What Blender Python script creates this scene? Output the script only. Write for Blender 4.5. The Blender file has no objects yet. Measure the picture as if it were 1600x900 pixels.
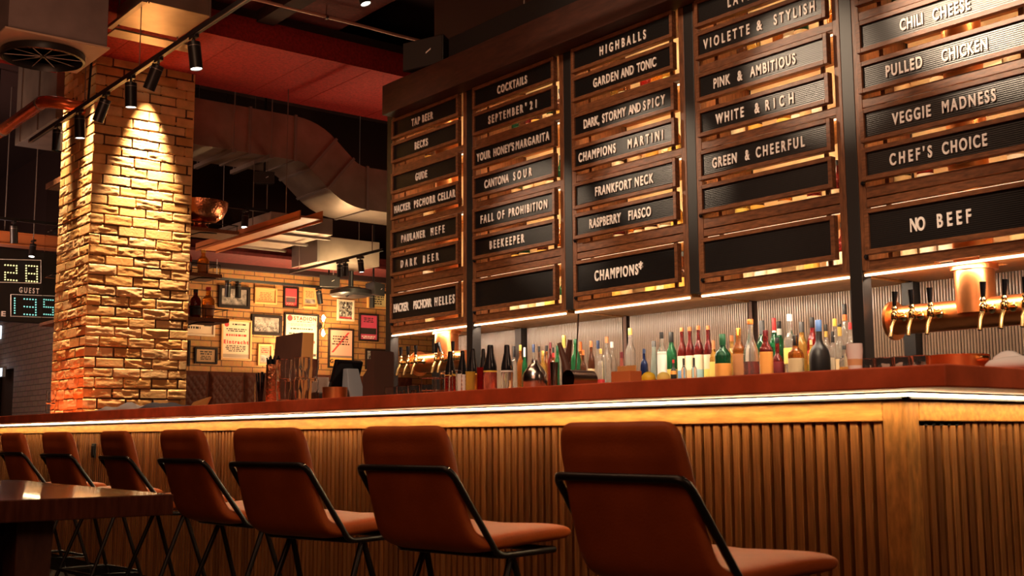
import bpy, bmesh, math, random
from mathutils import Vector, Matrix, noise
random.seed(7)
R = math.radians
C = bpy.context.scene.collection
sc = bpy.context.scene

# ------------------------------------------------------------------ camera
F = 1810.23
YAW, PITCH, ROLL = R(51.3105), R(7.22306), R(-0.306154)
cy, sy, cp, sp = math.cos(YAW), math.sin(YAW), math.cos(PITCH), math.sin(PITCH)
_f = Vector((-sy*cp, cy*cp, sp)); _r = Vector((cy, sy, 0)); _u = _r.cross(_f)
RT = math.cos(ROLL)*_r + math.sin(ROLL)*_u
UP = -math.sin(ROLL)*_r + math.cos(ROLL)*_u
CAM = Vector((0, 0, 1.0))
cam = bpy.data.objects.new('camera', bpy.data.cameras.new('camera')); C.objects.link(cam)
m = Matrix.Identity(4)
for i in range(3):
    m[i][0], m[i][1], m[i][2], m[i][3] = RT[i], UP[i], -_f[i], CAM[i]
cam.matrix_world = m
cam.data.sensor_width = 36; cam.data.lens = F/1600*36
cam.data.clip_start = 0.05
cam.data.dof.use_dof = True; cam.data.dof.focus_distance = 7.5; cam.data.dof.aperture_fstop = 7
sc.camera = cam

def at(px, py, ax, val):
    """the point where the sight line of a measured picture position meets the real plane x, y or z = val"""
    d = RT*((px-800)/F) - UP*((py-450)/F) + _f
    t = (val-CAM[ax])/d[ax]
    return CAM + d*t

# ------------------------------------------------------------------ light
w = bpy.data.worlds.new('world'); sc.world = w; w.use_nodes = True
w.node_tree.nodes['Background'].inputs[0].default_value = (.10, .05, .03, 1)
w.node_tree.nodes['Background'].inputs[1].default_value = 0.15
sc.view_settings.view_transform = 'Standard'; sc.view_settings.look = 'None'
sc.view_settings.gamma = 1; sc.view_settings.use_curve_mapping = False
sc.view_settings.exposure = 0.0

WARM = (1, .60, .30)
def light(kind, name, loc, energy, col=WARM, size=.1, aim=None, angle=60, blend=.5, sy_=None):
    l = bpy.data.lights.new(name, kind); l.energy = energy; l.color = col
    o = bpy.data.objects.new(name, l); C.objects.link(o); o.location = loc
    if kind == 'AREA':
        l.size = size
        if sy_: l.shape = 'RECTANGLE'; l.size_y = sy_
    else: l.shadow_soft_size = size
    if kind == 'SPOT': l.spot_size = R(angle); l.spot_blend = blend
    if aim is not None:
        o.rotation_euler = (Vector(aim)-Vector(loc)).to_track_quat('-Z', 'Y').to_euler()
    return o

# added soft area fills, out of view, for the general light of the rooms
light('AREA', 'front_fill', (-0.4, -1.4, 3.4), 30, (1, .44, .24), 2.4, (-3.2, 3.0, 1.2))
light('AREA', 'overhead_fill', (-3.6, 1.3, 4.5), 50, (1, .56, .32), 5.0, (-3.6, 2.2, 0), sy_=.7)  # added overhead fill that lifts the bar fascia
light('AREA', 'ceiling_fill', (-5.6, 0.6, 2.3), 34, (1, .46, .26), 2.0, (-6.9, 2.0, 4.5))  # added upward fill to redden the ceiling
light('AREA', 'side_fill', (1.6, 3.2, 3.4), 22, (1, .60, .36), 1.0, (-1.6, 3.2, 1.1))  # added fill to brighten the return side of the bar top
light('AREA', 'far_room_glow', (-12.6, 1.0, 2.4), 160, (1, .62, .45), 1.2, (-16.5, 4.9, 1.8))
light('AREA', 'hall_light', (-9.6, 7.0, 1.7), 24, (1, .58, .34), 1.0, (-10.8, 5.6, 3.6))
light('SPOT', 'hall_wall_wash', (-9.6, 7.0, 2.75), 125, (1, .72, .36), .15, (-12.5, 6.3, 1.95), 74, .9)
# spotlights over the guests that wash the letter boards
for p, a, e, ang in (((-4.15, 1.5, 4.3), (-2.42, 4.5, 2.95), 1800, 17), ((-2.1, 1.4, 4.3), (-2.75, 4.5, 2.4), 130, 22), ((-5.6, 1.5, 4.3), (-3.34, 4.5, 2.78), 620, 11),
                     ((-7.0, 1.5, 4.3), (-4.42, 4.5, 2.46), 520, 11), ((-8.2, 1.5, 4.3), (-5.40, 4.5, 2.30), 640, 11),
                     ((-6.0, 1.2, 4.3), (-6.6, 4.5, 2.6), 150, 28), ((-4.0, 0.8, 4.3), (-4.4, 4.5, 2.7), 300, 40)):
    light('SPOT', 'board_spotlight', p, e, (1, .74, .50), .03, a, ang, .9)
# downlights over the bar top and the bar stools
for x, y in ((-2.05, 2.2), (-3.1, 2.28), (-3.9, 2.24), (-4.75, 2.26), (-5.7, 2.34), (-6.7, 2.36), (-7.7, 2.4)):
    light('SPOT', 'stool_downlight', (x+.05, 2.30, 4.1), 80, (1, .62, .32), .05, (x, y, .6), 15, .9)
for i in range(6):
    x = -1.9-i*0.95
    light('SPOT', 'bar_downlight', (x, 3.55, 3.9), 34, (1, .80, .60), .06, (x-.1, 4.45, 1.3), 52, .9)
# narrow spots from the guests' side on the bottles and on the bar top
for i in range(5):
    x = -2.0-i*1.0
    light('SPOT', 'bottle_spotlight', (x+.5, 0.9, 4.2), 430, (1, .76, .52), .05, (x-.9, 4.62, 1.42), 17, .9)
for i in range(5):
    x = -1.8-i*1.0
    light('SPOT', 'bar_top_spotlight', (x+1.6, 0.5, 3.7), 260, (1, .76, .54), .05, (x-.1, 3.02, 1.36), 15, .9)

# ------------------------------------------------------------------ materials
def nd(nt, t, **kw):
    n = nt.nodes.new(t)
    for k, v in kw.items(): setattr(n, k, v)
    return n
def mat(name, col, rough=.5, metal=0, spec=.5, trans=0, ior=1.45, emit=None, es=0, var=.0, vscale=8, bump=0, bscale=60, stretch=(1, 1, 1), coat=0):
    mt = bpy.data.materials.new(name); mt.use_nodes = True; nt = mt.node_tree; b = nt.nodes['Principled BSDF']
    b.inputs['Base Color'].default_value = (*col, 1); b.inputs['Roughness'].default_value = rough; b.inputs['Metallic'].default_value = metal
    b.inputs['Specular IOR Level'].default_value = spec; b.inputs['Transmission Weight'].default_value = trans; b.inputs['IOR'].default_value = ior
    b.inputs['Coat Weight'].default_value = coat
    if emit: b.inputs['Emission Color'].default_value = (*emit, 1); b.inputs['Emission Strength'].default_value = es
    if var or bump:
        tc = nd(nt, 'ShaderNodeTexCoord'); mp = nd(nt, 'ShaderNodeMapping'); mp.inputs['Scale'].default_value = stretch
        nt.links.new(tc.outputs['Object'], mp.inputs['Vector'])
        if var:
            nz = nd(nt, 'ShaderNodeTexNoise'); nz.inputs['Scale'].default_value = vscale; nz.inputs['Detail'].default_value = 5
            nt.links.new(mp.outputs[0], nz.inputs['Vector'])
            cr = nd(nt, 'ShaderNodeValToRGB'); e = cr.color_ramp.elements
            e[0].position = .3; e[1].position = .72
            e[0].color = (*[max(0, c*(1-var)) for c in col], 1); e[1].color = (*[min(1, c*(1+var)) for c in col], 1)
            nt.links.new(nz.outputs['Fac'], cr.inputs[0]); nt.links.new(cr.outputs[0], b.inputs['Base Color'])
        if bump:
            n2 = nd(nt, 'ShaderNodeTexNoise'); n2.inputs['Scale'].default_value = bscale; n2.inputs['Detail'].default_value = 4
            nt.links.new(mp.outputs[0], n2.inputs['Vector'])
            bp = nd(nt, 'ShaderNodeBump'); bp.inputs['Strength'].default_value = bump; bp.inputs['Distance'].default_value = .01
            nt.links.new(n2.outputs['Fac'], bp.inputs['Height']); nt.links.new(bp.outputs[0], b.inputs['Normal'])
    return mt
def brick_mat(name, c1, c2, mortar, bw, bh, axes, rough=.8, ms=.006, bump=.6):
    """bricks by node, laid out on the wall's own two axes"""
    mt = bpy.data.materials.new(name); mt.use_nodes = True; nt = mt.node_tree; b = nt.nodes['Principled BSDF']
    tc = nd(nt, 'ShaderNodeTexCoord'); sx = nd(nt, 'ShaderNodeSeparateXYZ'); cb = nd(nt, 'ShaderNodeCombineXYZ')
    nt.links.new(tc.outputs['Object'], sx.inputs[0])
    nt.links.new(sx.outputs[axes[0]], cb.inputs[0]); nt.links.new(sx.outputs[axes[1]], cb.inputs[1])
    br = nd(nt, 'ShaderNodeTexBrick'); br.inputs['Scale'].default_value = 1
    br.inputs['Brick Width'].default_value = bw; br.inputs['Row Height'].default_value = bh; br.inputs['Mortar Size'].default_value = ms
    br.inputs['Color1'].default_value = (*c1, 1); br.inputs['Color2'].default_value = (*c2, 1); br.inputs['Mortar'].default_value = (*mortar, 1)
    nt.links.new(cb.outputs[0], br.inputs['Vector'])
    nz = nd(nt, 'ShaderNodeTexNoise'); nz.inputs['Scale'].default_value = 22; nz.inputs['Detail'].default_value = 6
    nt.links.new(tc.outputs['Object'], nz.inputs['Vector'])
    mx = nd(nt, 'ShaderNodeMixRGB', blend_type='MULTIPLY'); mx.inputs[0].default_value = .55
    nt.links.new(br.outputs['Color'], mx.inputs[1]); nt.links.new(nz.outputs['Color'], mx.inputs[2])
    nt.links.new(mx.outputs[0], b.inputs['Base Color'])
    ad = nd(nt, 'ShaderNodeMath', operation='MULTIPLY_ADD'); ad.inputs[1].default_value = -1.0
    nt.links.new(br.outputs['Fac'], ad.inputs[0]); nt.links.new(nz.outputs['Fac'], ad.inputs[2])
    bp = nd(nt, 'ShaderNodeBump'); bp.inputs['Strength'].default_value = bump; bp.inputs['Distance'].default_value = .012
    nt.links.new(ad.outputs[0], bp.inputs['Height']); nt.links.new(bp.outputs[0], b.inputs['Normal'])
    b.inputs['Roughness'].default_value = rough
    return mt
def ribbed_mat(name, col, axis, pitch, rough=.35):
    mt = mat(name, col, rough); nt = mt.node_tree; b = nt.nodes['Principled BSDF']
    tc = nd(nt, 'ShaderNodeTexCoord'); wv = nd(nt, 'ShaderNodeTexWave', bands_direction=axis)
    wv.inputs['Scale'].default_value = .314/pitch
    nt.links.new(tc.outputs['Object'], wv.inputs['Vector'])
    bp = nd(nt, 'ShaderNodeBump'); bp.inputs['Strength'].default_value = .22; bp.inputs['Distance'].default_value = .002
    nt.links.new(wv.outputs['Fac'], bp.inputs['Height']); nt.links.new(bp.outputs[0], b.inputs['Normal'])
    return mt

oak = mat('oak_dark', (.17, .060, .022), .42, var=.45, vscale=6, stretch=(3, 14, 14), bump=.12, bscale=30)
oak_v = mat('oak_dark_upright', (.17, .060, .022), .42, var=.45, vscale=6, stretch=(14, 14, 2.5), bump=.12, bscale=30)
oak_l = mat('oak_honey', (.62, .27, .065), .38, var=.3, vscale=5, stretch=(2.5, 12, 14), bump=.12, bscale=30)
oak_s = mat('oak_slat', (.31, .115, .030), .45, var=.3, vscale=5, stretch=(24, 24, 1.6), bump=.15, bscale=30)
slat_gap = mat('slat_recess', (.008, .004, .003), .9)
fascia = mat('bar_top_resin', (.80, .155, .060), .42, var=.22, vscale=9, bump=.05, bscale=120)
leather = mat('leather_brown', (.42, .092, .022), .46, var=.22, vscale=5, bump=.12, bscale=160, spec=.18)
black_m = mat('black_metal', (.012, .010, .010), .35, spec=.5)
black_matt = mat('black_matt', (.010, .008, .008), .7)
post_m = mat('post_black', (.016, .013, .012), .45)
felt = ribbed_mat('letterboard_felt', (.007, .006, .006), 'Z', .009, .33)
felt.node_tree.nodes['Principled BSDF'].inputs['Specular IOR Level'].default_value = .5
white_l = mat('letter_white', (.94, .86, .80), .5)
cream = mat('cream_panel', (.80, .56, .30), .5, var=.12, vscale=4)
header_m = mat('header_wood', (.055, .016, .008), .6, var=.3, vscale=5, stretch=(2, 10, 10))
rib_m = mat('ribbed_panel', (.30, .205, .145), .22, spec=.8)
rib_d = mat('ribbed_dark_reflection', (.055, .035, .025), .4)  # dark reflections of the glossy flutes, put into the colour
shelf_m = mat('shelf_oak', (.55, .27, .09), .5, var=.3, vscale=6, stretch=(3, 14, 14))
soffit_m = mat('soffit_oak', (.42, .19, .06), .45, var=.3, vscale=6, stretch=(3, 14, 14))
rib_low = mat('ribbed_panel_lower', (.50, .33, .27), .3, spec=.6)
copper = mat('copper', (.90, .34, .12), .34, metal=1, var=.12, vscale=12)
copper_h = mat('copper_hammered', (.88, .36, .17), .26, metal=1, bump=.5, bscale=40)
brass = mat('brass', (.86, .62, .28), .18, metal=1)
steel = mat('steel', (.62, .60, .58), .2, metal=1)
galv = mat('galvanised_steel', (.38, .29, .23), .38, metal=.7, var=.25, vscale=3, bump=.03, bscale=9)
galv_d = mat('galvanised_edge', (.30, .24, .21), .4, metal=.6)
grey_box = mat('grey_box', (.20, .15, .14), .6, var=.15, vscale=6)
plate_m = mat('cream_plate', (.50, .33, .22), .5)
red_c = mat('red_ceiling_panel', (.32, .013, .009), .85, var=.35, vscale=40, bump=.5, bscale=90)
red_d = mat('red_ceiling_dark', (.10, .008, .007), .85, var=.3, vscale=30)
dark_c = mat('dark_ceiling', (.030, .010, .009), .9)
orange_m = mat('orange_beam', (.50, .15, .045), .45, var=.15, vscale=3)
floor_m = mat('floor_wood', (.030, .014, .009), .45, var=.4, vscale=4, stretch=(2, 14, 1))
dark_w = mat('dark_wall', (.05, .022, .015), .8)
banq = mat('banquette_leather', (.10, .026, .014), .5, var=.12, vscale=6, spec=.2)
glass = mat('clear_glass', (.98, .97, .96), .02, trans=1, ior=1.18, spec=.9)
glass_th = mat('glass_pane', (.92, .92, .90), .02, trans=1, ior=1.03)
led_w = mat('led_white', (1, 1, 1), .5, emit=(1, .75, .40), es=32)
led_y = mat('led_amber', (1, .9, .7), .5, emit=(1, .70, .46), es=4)
led_s = mat('led_shelf', (1, .9, .7), .5, emit=(1, .72, .46), es=2.2)
lens_on = mat('lamp_lens_lit', (1, 1, 1), .4, emit=(1, .86, .70), es=9)
bulb = mat('bulb_glow', (1, 1, 1), .4, emit=(1, .72, .40), es=40)
dot_y = mat('dot_yellow', (.9, .9, .4), .4, emit=(1, .95, .42), es=1.3)
dot_c = mat('dot_cyan', (.4, .9, .9), .4, emit=(.18, .85, .78), es=.85)
paper = mat('paper_cream', (.72, .50, .33), .7)
ink = mat('ink_black', (.025, .014, .012), .7)
redink = mat('ink_red', (.50, .025, .02), .7)
redp = mat('paper_red', (.60, .04, .05), .7)
pinkp = mat('paper_pink', (.78, .34, .24), .7)
magp = mat('paper_magenta', (.60, .06, .12), .7)
orgp = mat('paper_orange', (.85, .34, .06), .7)
greyp = mat('photo_grey', (.25, .19, .16), .6, var=.7, vscale=18)
bwp = mat('photo_monochrome', (.30, .26, .22), .6, var=1.0, vscale=30)
frame_d = mat('frame_black', (.018, .010, .008), .6, spec=.15)
frame_o = mat('frame_oak', (.62, .30, .09), .5)
white_c = mat('white_cloth', (.80, .76, .74), .8)
blue_c = mat('blue_cloth', (.16, .20, .27), .85)
exit_m = mat('exit_sign_face', (.8, .9, 1), .5, emit=(.72, .88, 1), es=1.6)
grey_t = mat('grey_plastic', (.23, .25, .27), .5)
black_g = mat('black_gloss', (.012, .011, .012), .12)
pillar_m = None

# ------------------------------------------------------------------ mesh helpers
class MB:
    def __init__(s): s.bm = bmesh.new(); s.mi = 0
    def quadmesh(s, rows, close_u=False, close_v=False, cap=False):
        vs = [[s.bm.verts.new(p) for p in r] for r in rows]
        nu, nv = len(vs), len(vs[0])
        for i in range(nu if close_u else nu-1):
            for j in range(nv if close_v else nv-1):
                a, b, c, d = vs[i][j], vs[(i+1) % nu][j], vs[(i+1) % nu][(j+1) % nv], vs[i][(j+1) % nv]
                try: f = s.bm.faces.new((a, b, c, d)); f.material_index = s.mi
                except ValueError: pass
        if cap:
            for r in (vs[0], vs[-1]):
                try: f = s.bm.faces.new(r); f.material_index = s.mi
                except ValueError: pass
        return s
    def box(s, x0, x1, y0, y1, z0, z1):
        p = [(x0, y0, z0), (x1, y0, z0), (x1, y1, z0), (x0, y1, z0), (x0, y0, z1), (x1, y0, z1), (x1, y1, z1), (x0, y1, z1)]
        return s.hexa(p)
    def hexa(s, p):
        v = [s.bm.verts.new(q) for q in p]
        for f in ((3, 2, 1, 0), (4, 5, 6, 7), (0, 1, 5, 4), (1, 2, 6, 5), (2, 3, 7, 6), (3, 0, 4, 7)):
            q = s.bm.faces.new([v[i] for i in f]); q.material_index = s.mi
        return s
    def lathe(s, prof, n=20, o=(0, 0, 0), sq=2.0, axis='Z', sxy=(1, 1), cap=True):
        rows = []
        for r, h in prof:
            row = []
            for k in range(n):
                a = 2*math.pi*(k+.5)/n; c, d = math.cos(a), math.sin(a)
                q = (abs(c)**sq+abs(d)**sq)**(-1/sq)
                x, y = r*q*c*sxy[0], r*q*d*sxy[1]
                if axis == 'Z': p = (o[0]+x, o[1]+y, o[2]+h)
                elif axis == 'X': p = (o[0]+h, o[1]+x, o[2]+y)
                else: p = (o[0]+x, o[1]+h, o[2]+y)
                row.append(p)
            rows.append(row)
        return s.quadmesh(rows, close_v=True, cap=cap)
    def tube(s, pts, r, n=10, cap=True):
        pts = [Vector(p) for p in pts]; rows = []; prev = None
        for i, p in enumerate(pts):
            t = (pts[min(i+1, len(pts)-1)]-pts[max(i-1, 0)]).normalized()
            if prev is None:
                a = Vector((0, 0, 1)) if abs(t.z) < .9 else Vector((1, 0, 0))
                u = t.cross(a).normalized()
            else: u = (prev-t*prev.dot(t)).normalized()
            prev = u; v = t.cross(u)
            rr = r[i] if isinstance(r, (list, tuple)) else r
            rows.append([p+(u*math.cos(2*math.pi*k/n)+v*math.sin(2*math.pi*k/n))*rr for k in range(n)])
        return s.quadmesh(rows, close_v=True, cap=cap)
    def sweep_rect(s, path, y_hw=None):  # unused width hook
        return s
    def sphere(s, o, r, n=12):
        return s.lathe([(max(r*math.sin(math.pi*i/(n//2+2)), r*.02), -r*math.cos(math.pi*i/(n//2+2))) for i in range(n//2+3)], n, o)
    def build(s, name, mats, parent=None, local=False, smooth=None, bevel=0, segs=2):
        bmesh.ops.recalc_face_normals(s.bm, faces=s.bm.faces)
        me = bpy.data.meshes.new(name)
        if parent is not None and not local:
            off = Vector((0, 0, 0)); q = parent
            while q is not None: off += q.location; q = q.parent
            bmesh.ops.translate(s.bm, verts=s.bm.verts, vec=-off)
        s.bm.to_mesh(me); s.bm.free()
        if smooth is not None:
            me.polygons.foreach_set('use_smooth', [True]*len(me.polygons))
            try: me.set_sharp_from_angle(angle=R(smooth))
            except Exception: pass
        for mm in (mats if isinstance(mats, (list, tuple)) else [mats]): me.materials.append(mm)
        o = bpy.data.objects.new(name, me); C.objects.link(o)
        if parent is not None: o.parent = parent
        if bevel:
            b = o.modifiers.new('bevel', 'BEVEL'); b.width = bevel; b.segments = segs; b.limit_method = 'ANGLE'; b.angle_limit = R(40)
        return o
def box(name, m, x0, x1, y0, y1, z0, z1, parent=None, bevel=0, **k):
    return MB().box(x0, x1, y0, y1, z0, z1).build(name, m, parent, bevel=bevel, **k)
def tag(o, label, cat, group=None, kind=None):
    o['label'] = label; o['category'] = cat
    if group: o['group'] = group
    if kind: o['kind'] = kind
    return o
def thing(name, label, cat, loc=(0, 0, 0), rz=0, group=None):
    o = bpy.data.objects.new(name, None); C.objects.link(o); o.location = loc; o.rotation_euler = (0, 0, rz)
    o.empty_display_size = .05
    return tag(o, label, cat, group)
def struct(name, mb, m, **k):
    o = mb.build(name, m, **k); o['kind'] = 'structure'; return o
def dup(root, loc=None, rz=None, label=None, group=None):
    def cpy(o, par):
        c = o.copy(); C.objects.link(c); c.parent = par
        for ch in o.children: cpy(ch, c)
        return c
    r = cpy(root, None)
    if loc is not None: r.location = loc
    if rz is not None: r.rotation_euler = (0, 0, rz)
    if label: r['label'] = label
    if group: r['group'] = group
    return r
def text_mesh(txt, width, cap, sx=.62, depth=.006, bold=.026):
    """raised lettering: x along the line, z up, front towards -y, centred on its own middle"""
    cu = bpy.data.curves.new('t', 'FONT'); cu.body = txt; cu.size = 1; cu.offset = bold; cu.extrude = .001
    ob = bpy.data.objects.new('t', cu); C.objects.link(ob)
    def ev():
        bpy.context.view_layer.update()
        dg = bpy.context.evaluated_depsgraph_get()
        return bpy.data.meshes.new_from_object(ob.evaluated_get(dg))
    def span(me): xs = [v.co.x for v in me.vertices]; return max(xs)-min(xs)
    H = .73
    s = cap/H
    if width:
        target = width/(s*sx)
        m1 = ev(); a = span(m1); bpy.data.meshes.remove(m1)
        cu.space_character = 1.5; m2 = ev(); b = span(m2); bpy.data.meshes.remove(m2)
        sp_ = 1+.5*(target-a)/max(b-a, 1e-6)
        cu.space_character = max(.86, min(2.4, sp_))
    me = ev(); xs = [v.co.x for v in me.vertices]; x0, x1 = min(xs), max(xs)
    k = (width/(x1-x0)) if width else s*sx
    for v in me.vertices:
        x, y, z = v.co
        v.co = ((x-(x0+x1)/2)*k, -(z+.001)/.002*depth, (y-H/2)*s)
    bpy.data.objects.remove(ob); bpy.data.curves.remove(cu)
    return me
def place_mesh(name, me, m, parent, loc, rot=(0, 0, 0)):
    me.materials.clear(); me.materials.append(m); me.name = name
    o = bpy.data.objects.new(name, me); C.objects.link(o); o.parent = parent; o.location = loc; o.rotation_euler = rot
    return o

# ------------------------------------------------------------------ the room
ZS = 4.318            # underside of the red ceiling boxing
struct('floor', MB().box(-20, 3.2, -4.2, 11, -.1, 0), floor_m)
struct('ceiling', MB().box(-20, 3.2, -4.2, 11, 5.0, 5.1), dark_c)
struct('wall_front', MB().box(-20, 3.2, -4.3, -4.2, 0, 5), dark_w)
struct('wall_right', MB().box(3.2, 3.3, -4.2, 11, 0, 5), dark_w)
struct('wall_back', MB().box(-7.3, 3.2, 5.07, 5.17, 0, 5), dark_w)
struct('wall_back_dining', MB().box(-12.5, -7.3, 10.9, 11, 0, 5), dark_w)
pic_m = brick_mat('brick_amber', (.60, .27, .075), (.50, .21, .055), (.16, .06, .02), .26, .072, (1, 2))
struct('wall_left_dark_void', MB().box(-12.5, -12.42, 4.9, 11, 2.93, 5), dark_c)  # dark sheet standing in for the unlit void above the poster bricks
struct('wall_left', MB().box(-12.6, -12.5, 4.9, 11, 0, 5), pic_m)
pale_m = brick_mat('brick_greyish', (.30, .19, .145), (.26, .16, .12), (.12, .075, .06), .24, .075, (0, 2))
wl = MB()
dx0, dx1, dz = -18.9, -17.76, 2.01
wl.box(-20, dx0, 4.9, 5.0, 0, 5).box(dx1, -12.6, 4.9, 5.0, 0, 5).box(dx0, dx1, 4.9, 5.0, dz, 5)
struct('wall_left_far', wl, pale_m)
struct('wall_left_far_dark_void', MB().box(-20, -12.6, 4.86, 4.9, 2.95, 5), dark_c)  # dark sheet for the unlit void, where the far glow reaches too high
struct('wall_left_end', MB().box(-20.1, -20, -4.2, 11, 0, 5), dark_w)
struct('door_1', MB().box(dx0, dx1, 5.05, 5.10, 0, dz), mat('door_brown', (.035, .018, .012), .5))
# high red ceiling with darker battens, then the dropped red boxing
hi = MB().box(-8.8, 3.2, -4.2, 5.05, 4.60, 4.66)
struct('ceiling_red_upper', hi, red_d)
sf = MB()
ys = [3.0+.75*i for i in range(10)]
sf.box(-10.2, -8.8, 2.2, 9.2, ZS+.004, 4.60).box(-11.4, -10.2, 2.2, 4.22, 4.55, 4.60)
for a, b in zip([2.2, 3.385, 4.12, 4.86, 5.415, 6.2, 7.0], [3.385, 4.12, 4.86, 5.415, 6.2, 7.0, 9.2]):
    sf.box(-10.2, -8.8, a+.004, b-.004, ZS, ZS+.006)
struct('ceiling_red_boxing', sf, red_c)
struct('trim_1', MB().box(-8.802, -8.775, 2.2, 9.2, 4.535, 4.60), dark_c)
for i, yb in enumerate((3.2, 4.25)):
    struct('trim_%d' % (i+2), MB().box(-8.77, 1.5, yb, yb+.16, 4.50, 4.60), dark_c)

# brick pillar: two split-faced stone faces with real relief
def pillar():
    x1, x0, y0, y1, z1 = -9.921, -10.778, 3.30, 4.209, 4.55
    H = .0884
    def relief(u, z, seed, L):
        row = int(z/H); fz = z/H-row
        rnd = random.Random(row*31+seed)
        off = (0 if row % 2 else .5)*L*rnd.choice((.8, 1.0, 1.2))
        k = math.floor((u+off)/L); fu = (u+off)/L-k
        r2 = random.Random(k*977+row*31+seed)
        base = r2.uniform(-.003, .004); rough = r2.choice((.1, .5, .8, 1.1))
        jz = min(fz, 1-fz)*H; ju = min(fu, 1-fu)*L
        j = min(jz, ju)
        if j < .0045: return -.012, 0
        edge = min(1, (j-.0045)/.012)
        n = noise.fractal(Vector((u*7+k*3.1, z*30+row*1.7, seed)), 1.0, 2.0, 4)
        rid = abs(noise.noise(Vector((u*4+seed, z*34+u*5, row*.7))))
        return base+rough*(.0032*n+.0045*(.5-rid))*edge, 1
    def brick_tone(u, z, seed, L):
        row = int(z/H); rnd = random.Random(row*31+seed)
        off = (0 if row % 2 else .5)*L*rnd.choice((.8, 1.0, 1.2)); k = math.floor((u+off)/L)
        return random.Random(k*53+row*17+seed).choice((0, 0, 2, 3))
    st = .0085
    mb = MB()
    for face in (0, 1):
        Wd = (y1-y0) if face == 0 else (x1-x0)
        nu = int(Wd/st); nz = int(3.5/st)
        rows = []
        for i in range(nu+1):
            u = Wd*i/nu; row = []
            for j in range(nz+1):
                z = .85+(z1-.85)*j/nz
                d, _ = relief(u, z, 5+face*11, .245)
                if i == 0 or i == nu: d = min(d, .002)*.4
                row.append((x1+d, y0+u, z) if face == 0 else (x1-u, y0-d, z))
            rows.append(row)
        n0 = len(mb.bm.faces)
        mb.quadmesh(rows)
        for fc in list(mb.bm.faces)[n0:]:
            q = fc.calc_center_median()
            if (x1-q.x if face == 0 else q.y-y0) > .0062: fc.material_index = 1
            else: fc.material_index = brick_tone((q.y-y0) if face == 0 else (x1-q.x), q.z, 5+face*11, .245)
    mb.mi = 0
    mb.box(x0, x1-.02, y0+.02, y1, 0, z1)
    mt = mat('stone_amber', (.72, .40, .15), .95, spec=.0, var=.18, vscale=9, bump=.18, bscale=55)
    mo = mat('stone_joint', (.10, .045, .018), .9)
    o = struct('pillar', mb, [mt, mo, mat('stone_ochre', (.74, .44, .19), .95, spec=.0, var=.18, vscale=9, bump=.18, bscale=55), mat('stone_rust', (.62, .31, .10), .95, spec=.0, var=.18, vscale=9, bump=.18, bscale=55)], smooth=50)
pillar()

# ------------------------------------------------------------------ bar counter
YB, XB, ZB = 2.637, -1.576, 1.17
YP, XP = 2.897, -1.862
XE = -10.9
top = MB()
o_ = [(XE, YB), (XB, YB), (XB, 4.3), (XB-.62, 4.3), (XB-.62, YB+.62), (XE, YB+.62)]
lo = [top.bm.verts.new((x, y, 1.113)) for x, y in o_]; hi_ = [top.bm.verts.new((x, y, ZB)) for x, y in o_]
top.bm.faces.new(lo[::-1]); top.bm.faces.new(hi_)
for i in range(6): top.bm.faces.new((lo[i], lo[(i+1) % 6], hi_[(i+1) % 6], hi_[i]))
tag(top.build('worktop', fascia, bevel=.004), 'reddish brown bar top running the length of the slatted bar and turning its corner', 'bar top')
bar = thing('bar_counter', 'oak bar counter clad in vertical slats under the red-brown top', 'bar', (-5, 3.0, 0))
SLATS = [oak_s, mat('oak_slat_dark', (.22, .078, .021), .45, var=.3, vscale=5, stretch=(24, 24, 1.6), bump=.15, bscale=30), mat('oak_slat_pale', (.38, .15, .042), .45, var=.3, vscale=5, stretch=(24, 24, 1.6), bump=.15, bscale=30)]
rsl = random.Random(11)
f = MB()
x = XP-.075
while x > XE:
    f.mi = rsl.choice((0, 0, 1, 2)); f.box(x-.0262, x, YP, YP+.028, .12, 1.032); x -= .0405
f.build('slat_panel', SLATS, bar, bevel=.0015, segs=1)
f = MB(); y = YP+.072
while y < 4.3:
    f.mi = rsl.choice((0, 0, 1, 2)); f.box(XP-.028, XP, y, y+.0262, .12, 1.032); y += .0405
f.build('slat_panel', SLATS, bar, bevel=.0015, segs=1)
MB().box(XE, XP-.02, YP+.028, YP+.045, .0, 1.09).box(XP-.045, XP-.028, YP+.03, 4.3, 0, 1.09).build('backing_panel', slat_gap, bar)
box('top_rail', oak_l, XE, XP-.068, YP-.006, YP+.03, 1.032, 1.092, bar, bevel=.003)
box('top_rail', oak_l, XP-.03, XP+.006, YP+.066, 4.3, 1.032, 1.092, bar, bevel=.003)
box('corner_post', mat('oak_post', (.48, .20, .05), .42, var=.45, vscale=7, stretch=(8, 8, 2.2), bump=.12, bscale=30), XP-.068, XP+.004, YP-.004, YP+.066, .0, 1.092, bar, bevel=.003)
MB().box(XE, XP, YP+.03, YP+.30, 1.02, 1.10).box(XP-.30, XP-.03, YP+.3, 4.3, 1.02, 1.10).build('carcass', slat_gap, bar)
box('kick_board', black_matt, XE, XP-.01, YP+.005, YP+.02, 0, .12, bar)
MB().box(XE, XP-.10, YP+.05, YP+.06, 1.092, 1.1125).box(XP-.11, XP-.10, YP+.05, 4.3, 1.092, 1.1125).build('batten', black_matt, bar)
ls = thing('led_light_strip', 'glowing white light strip tucked under the front edge of the bar top', 'light strip', (-5, YP, 1.1))
MB().box(XE, XP+.03, YP-.052, YP-.030, 1.1005, 1.1075).build('diffuser', led_w, ls)
MB().box(XP+.030, XP+.052, YP-.052, 4.3, 1.1005, 1.1075).build('diffuser', led_w, ls)
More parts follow.
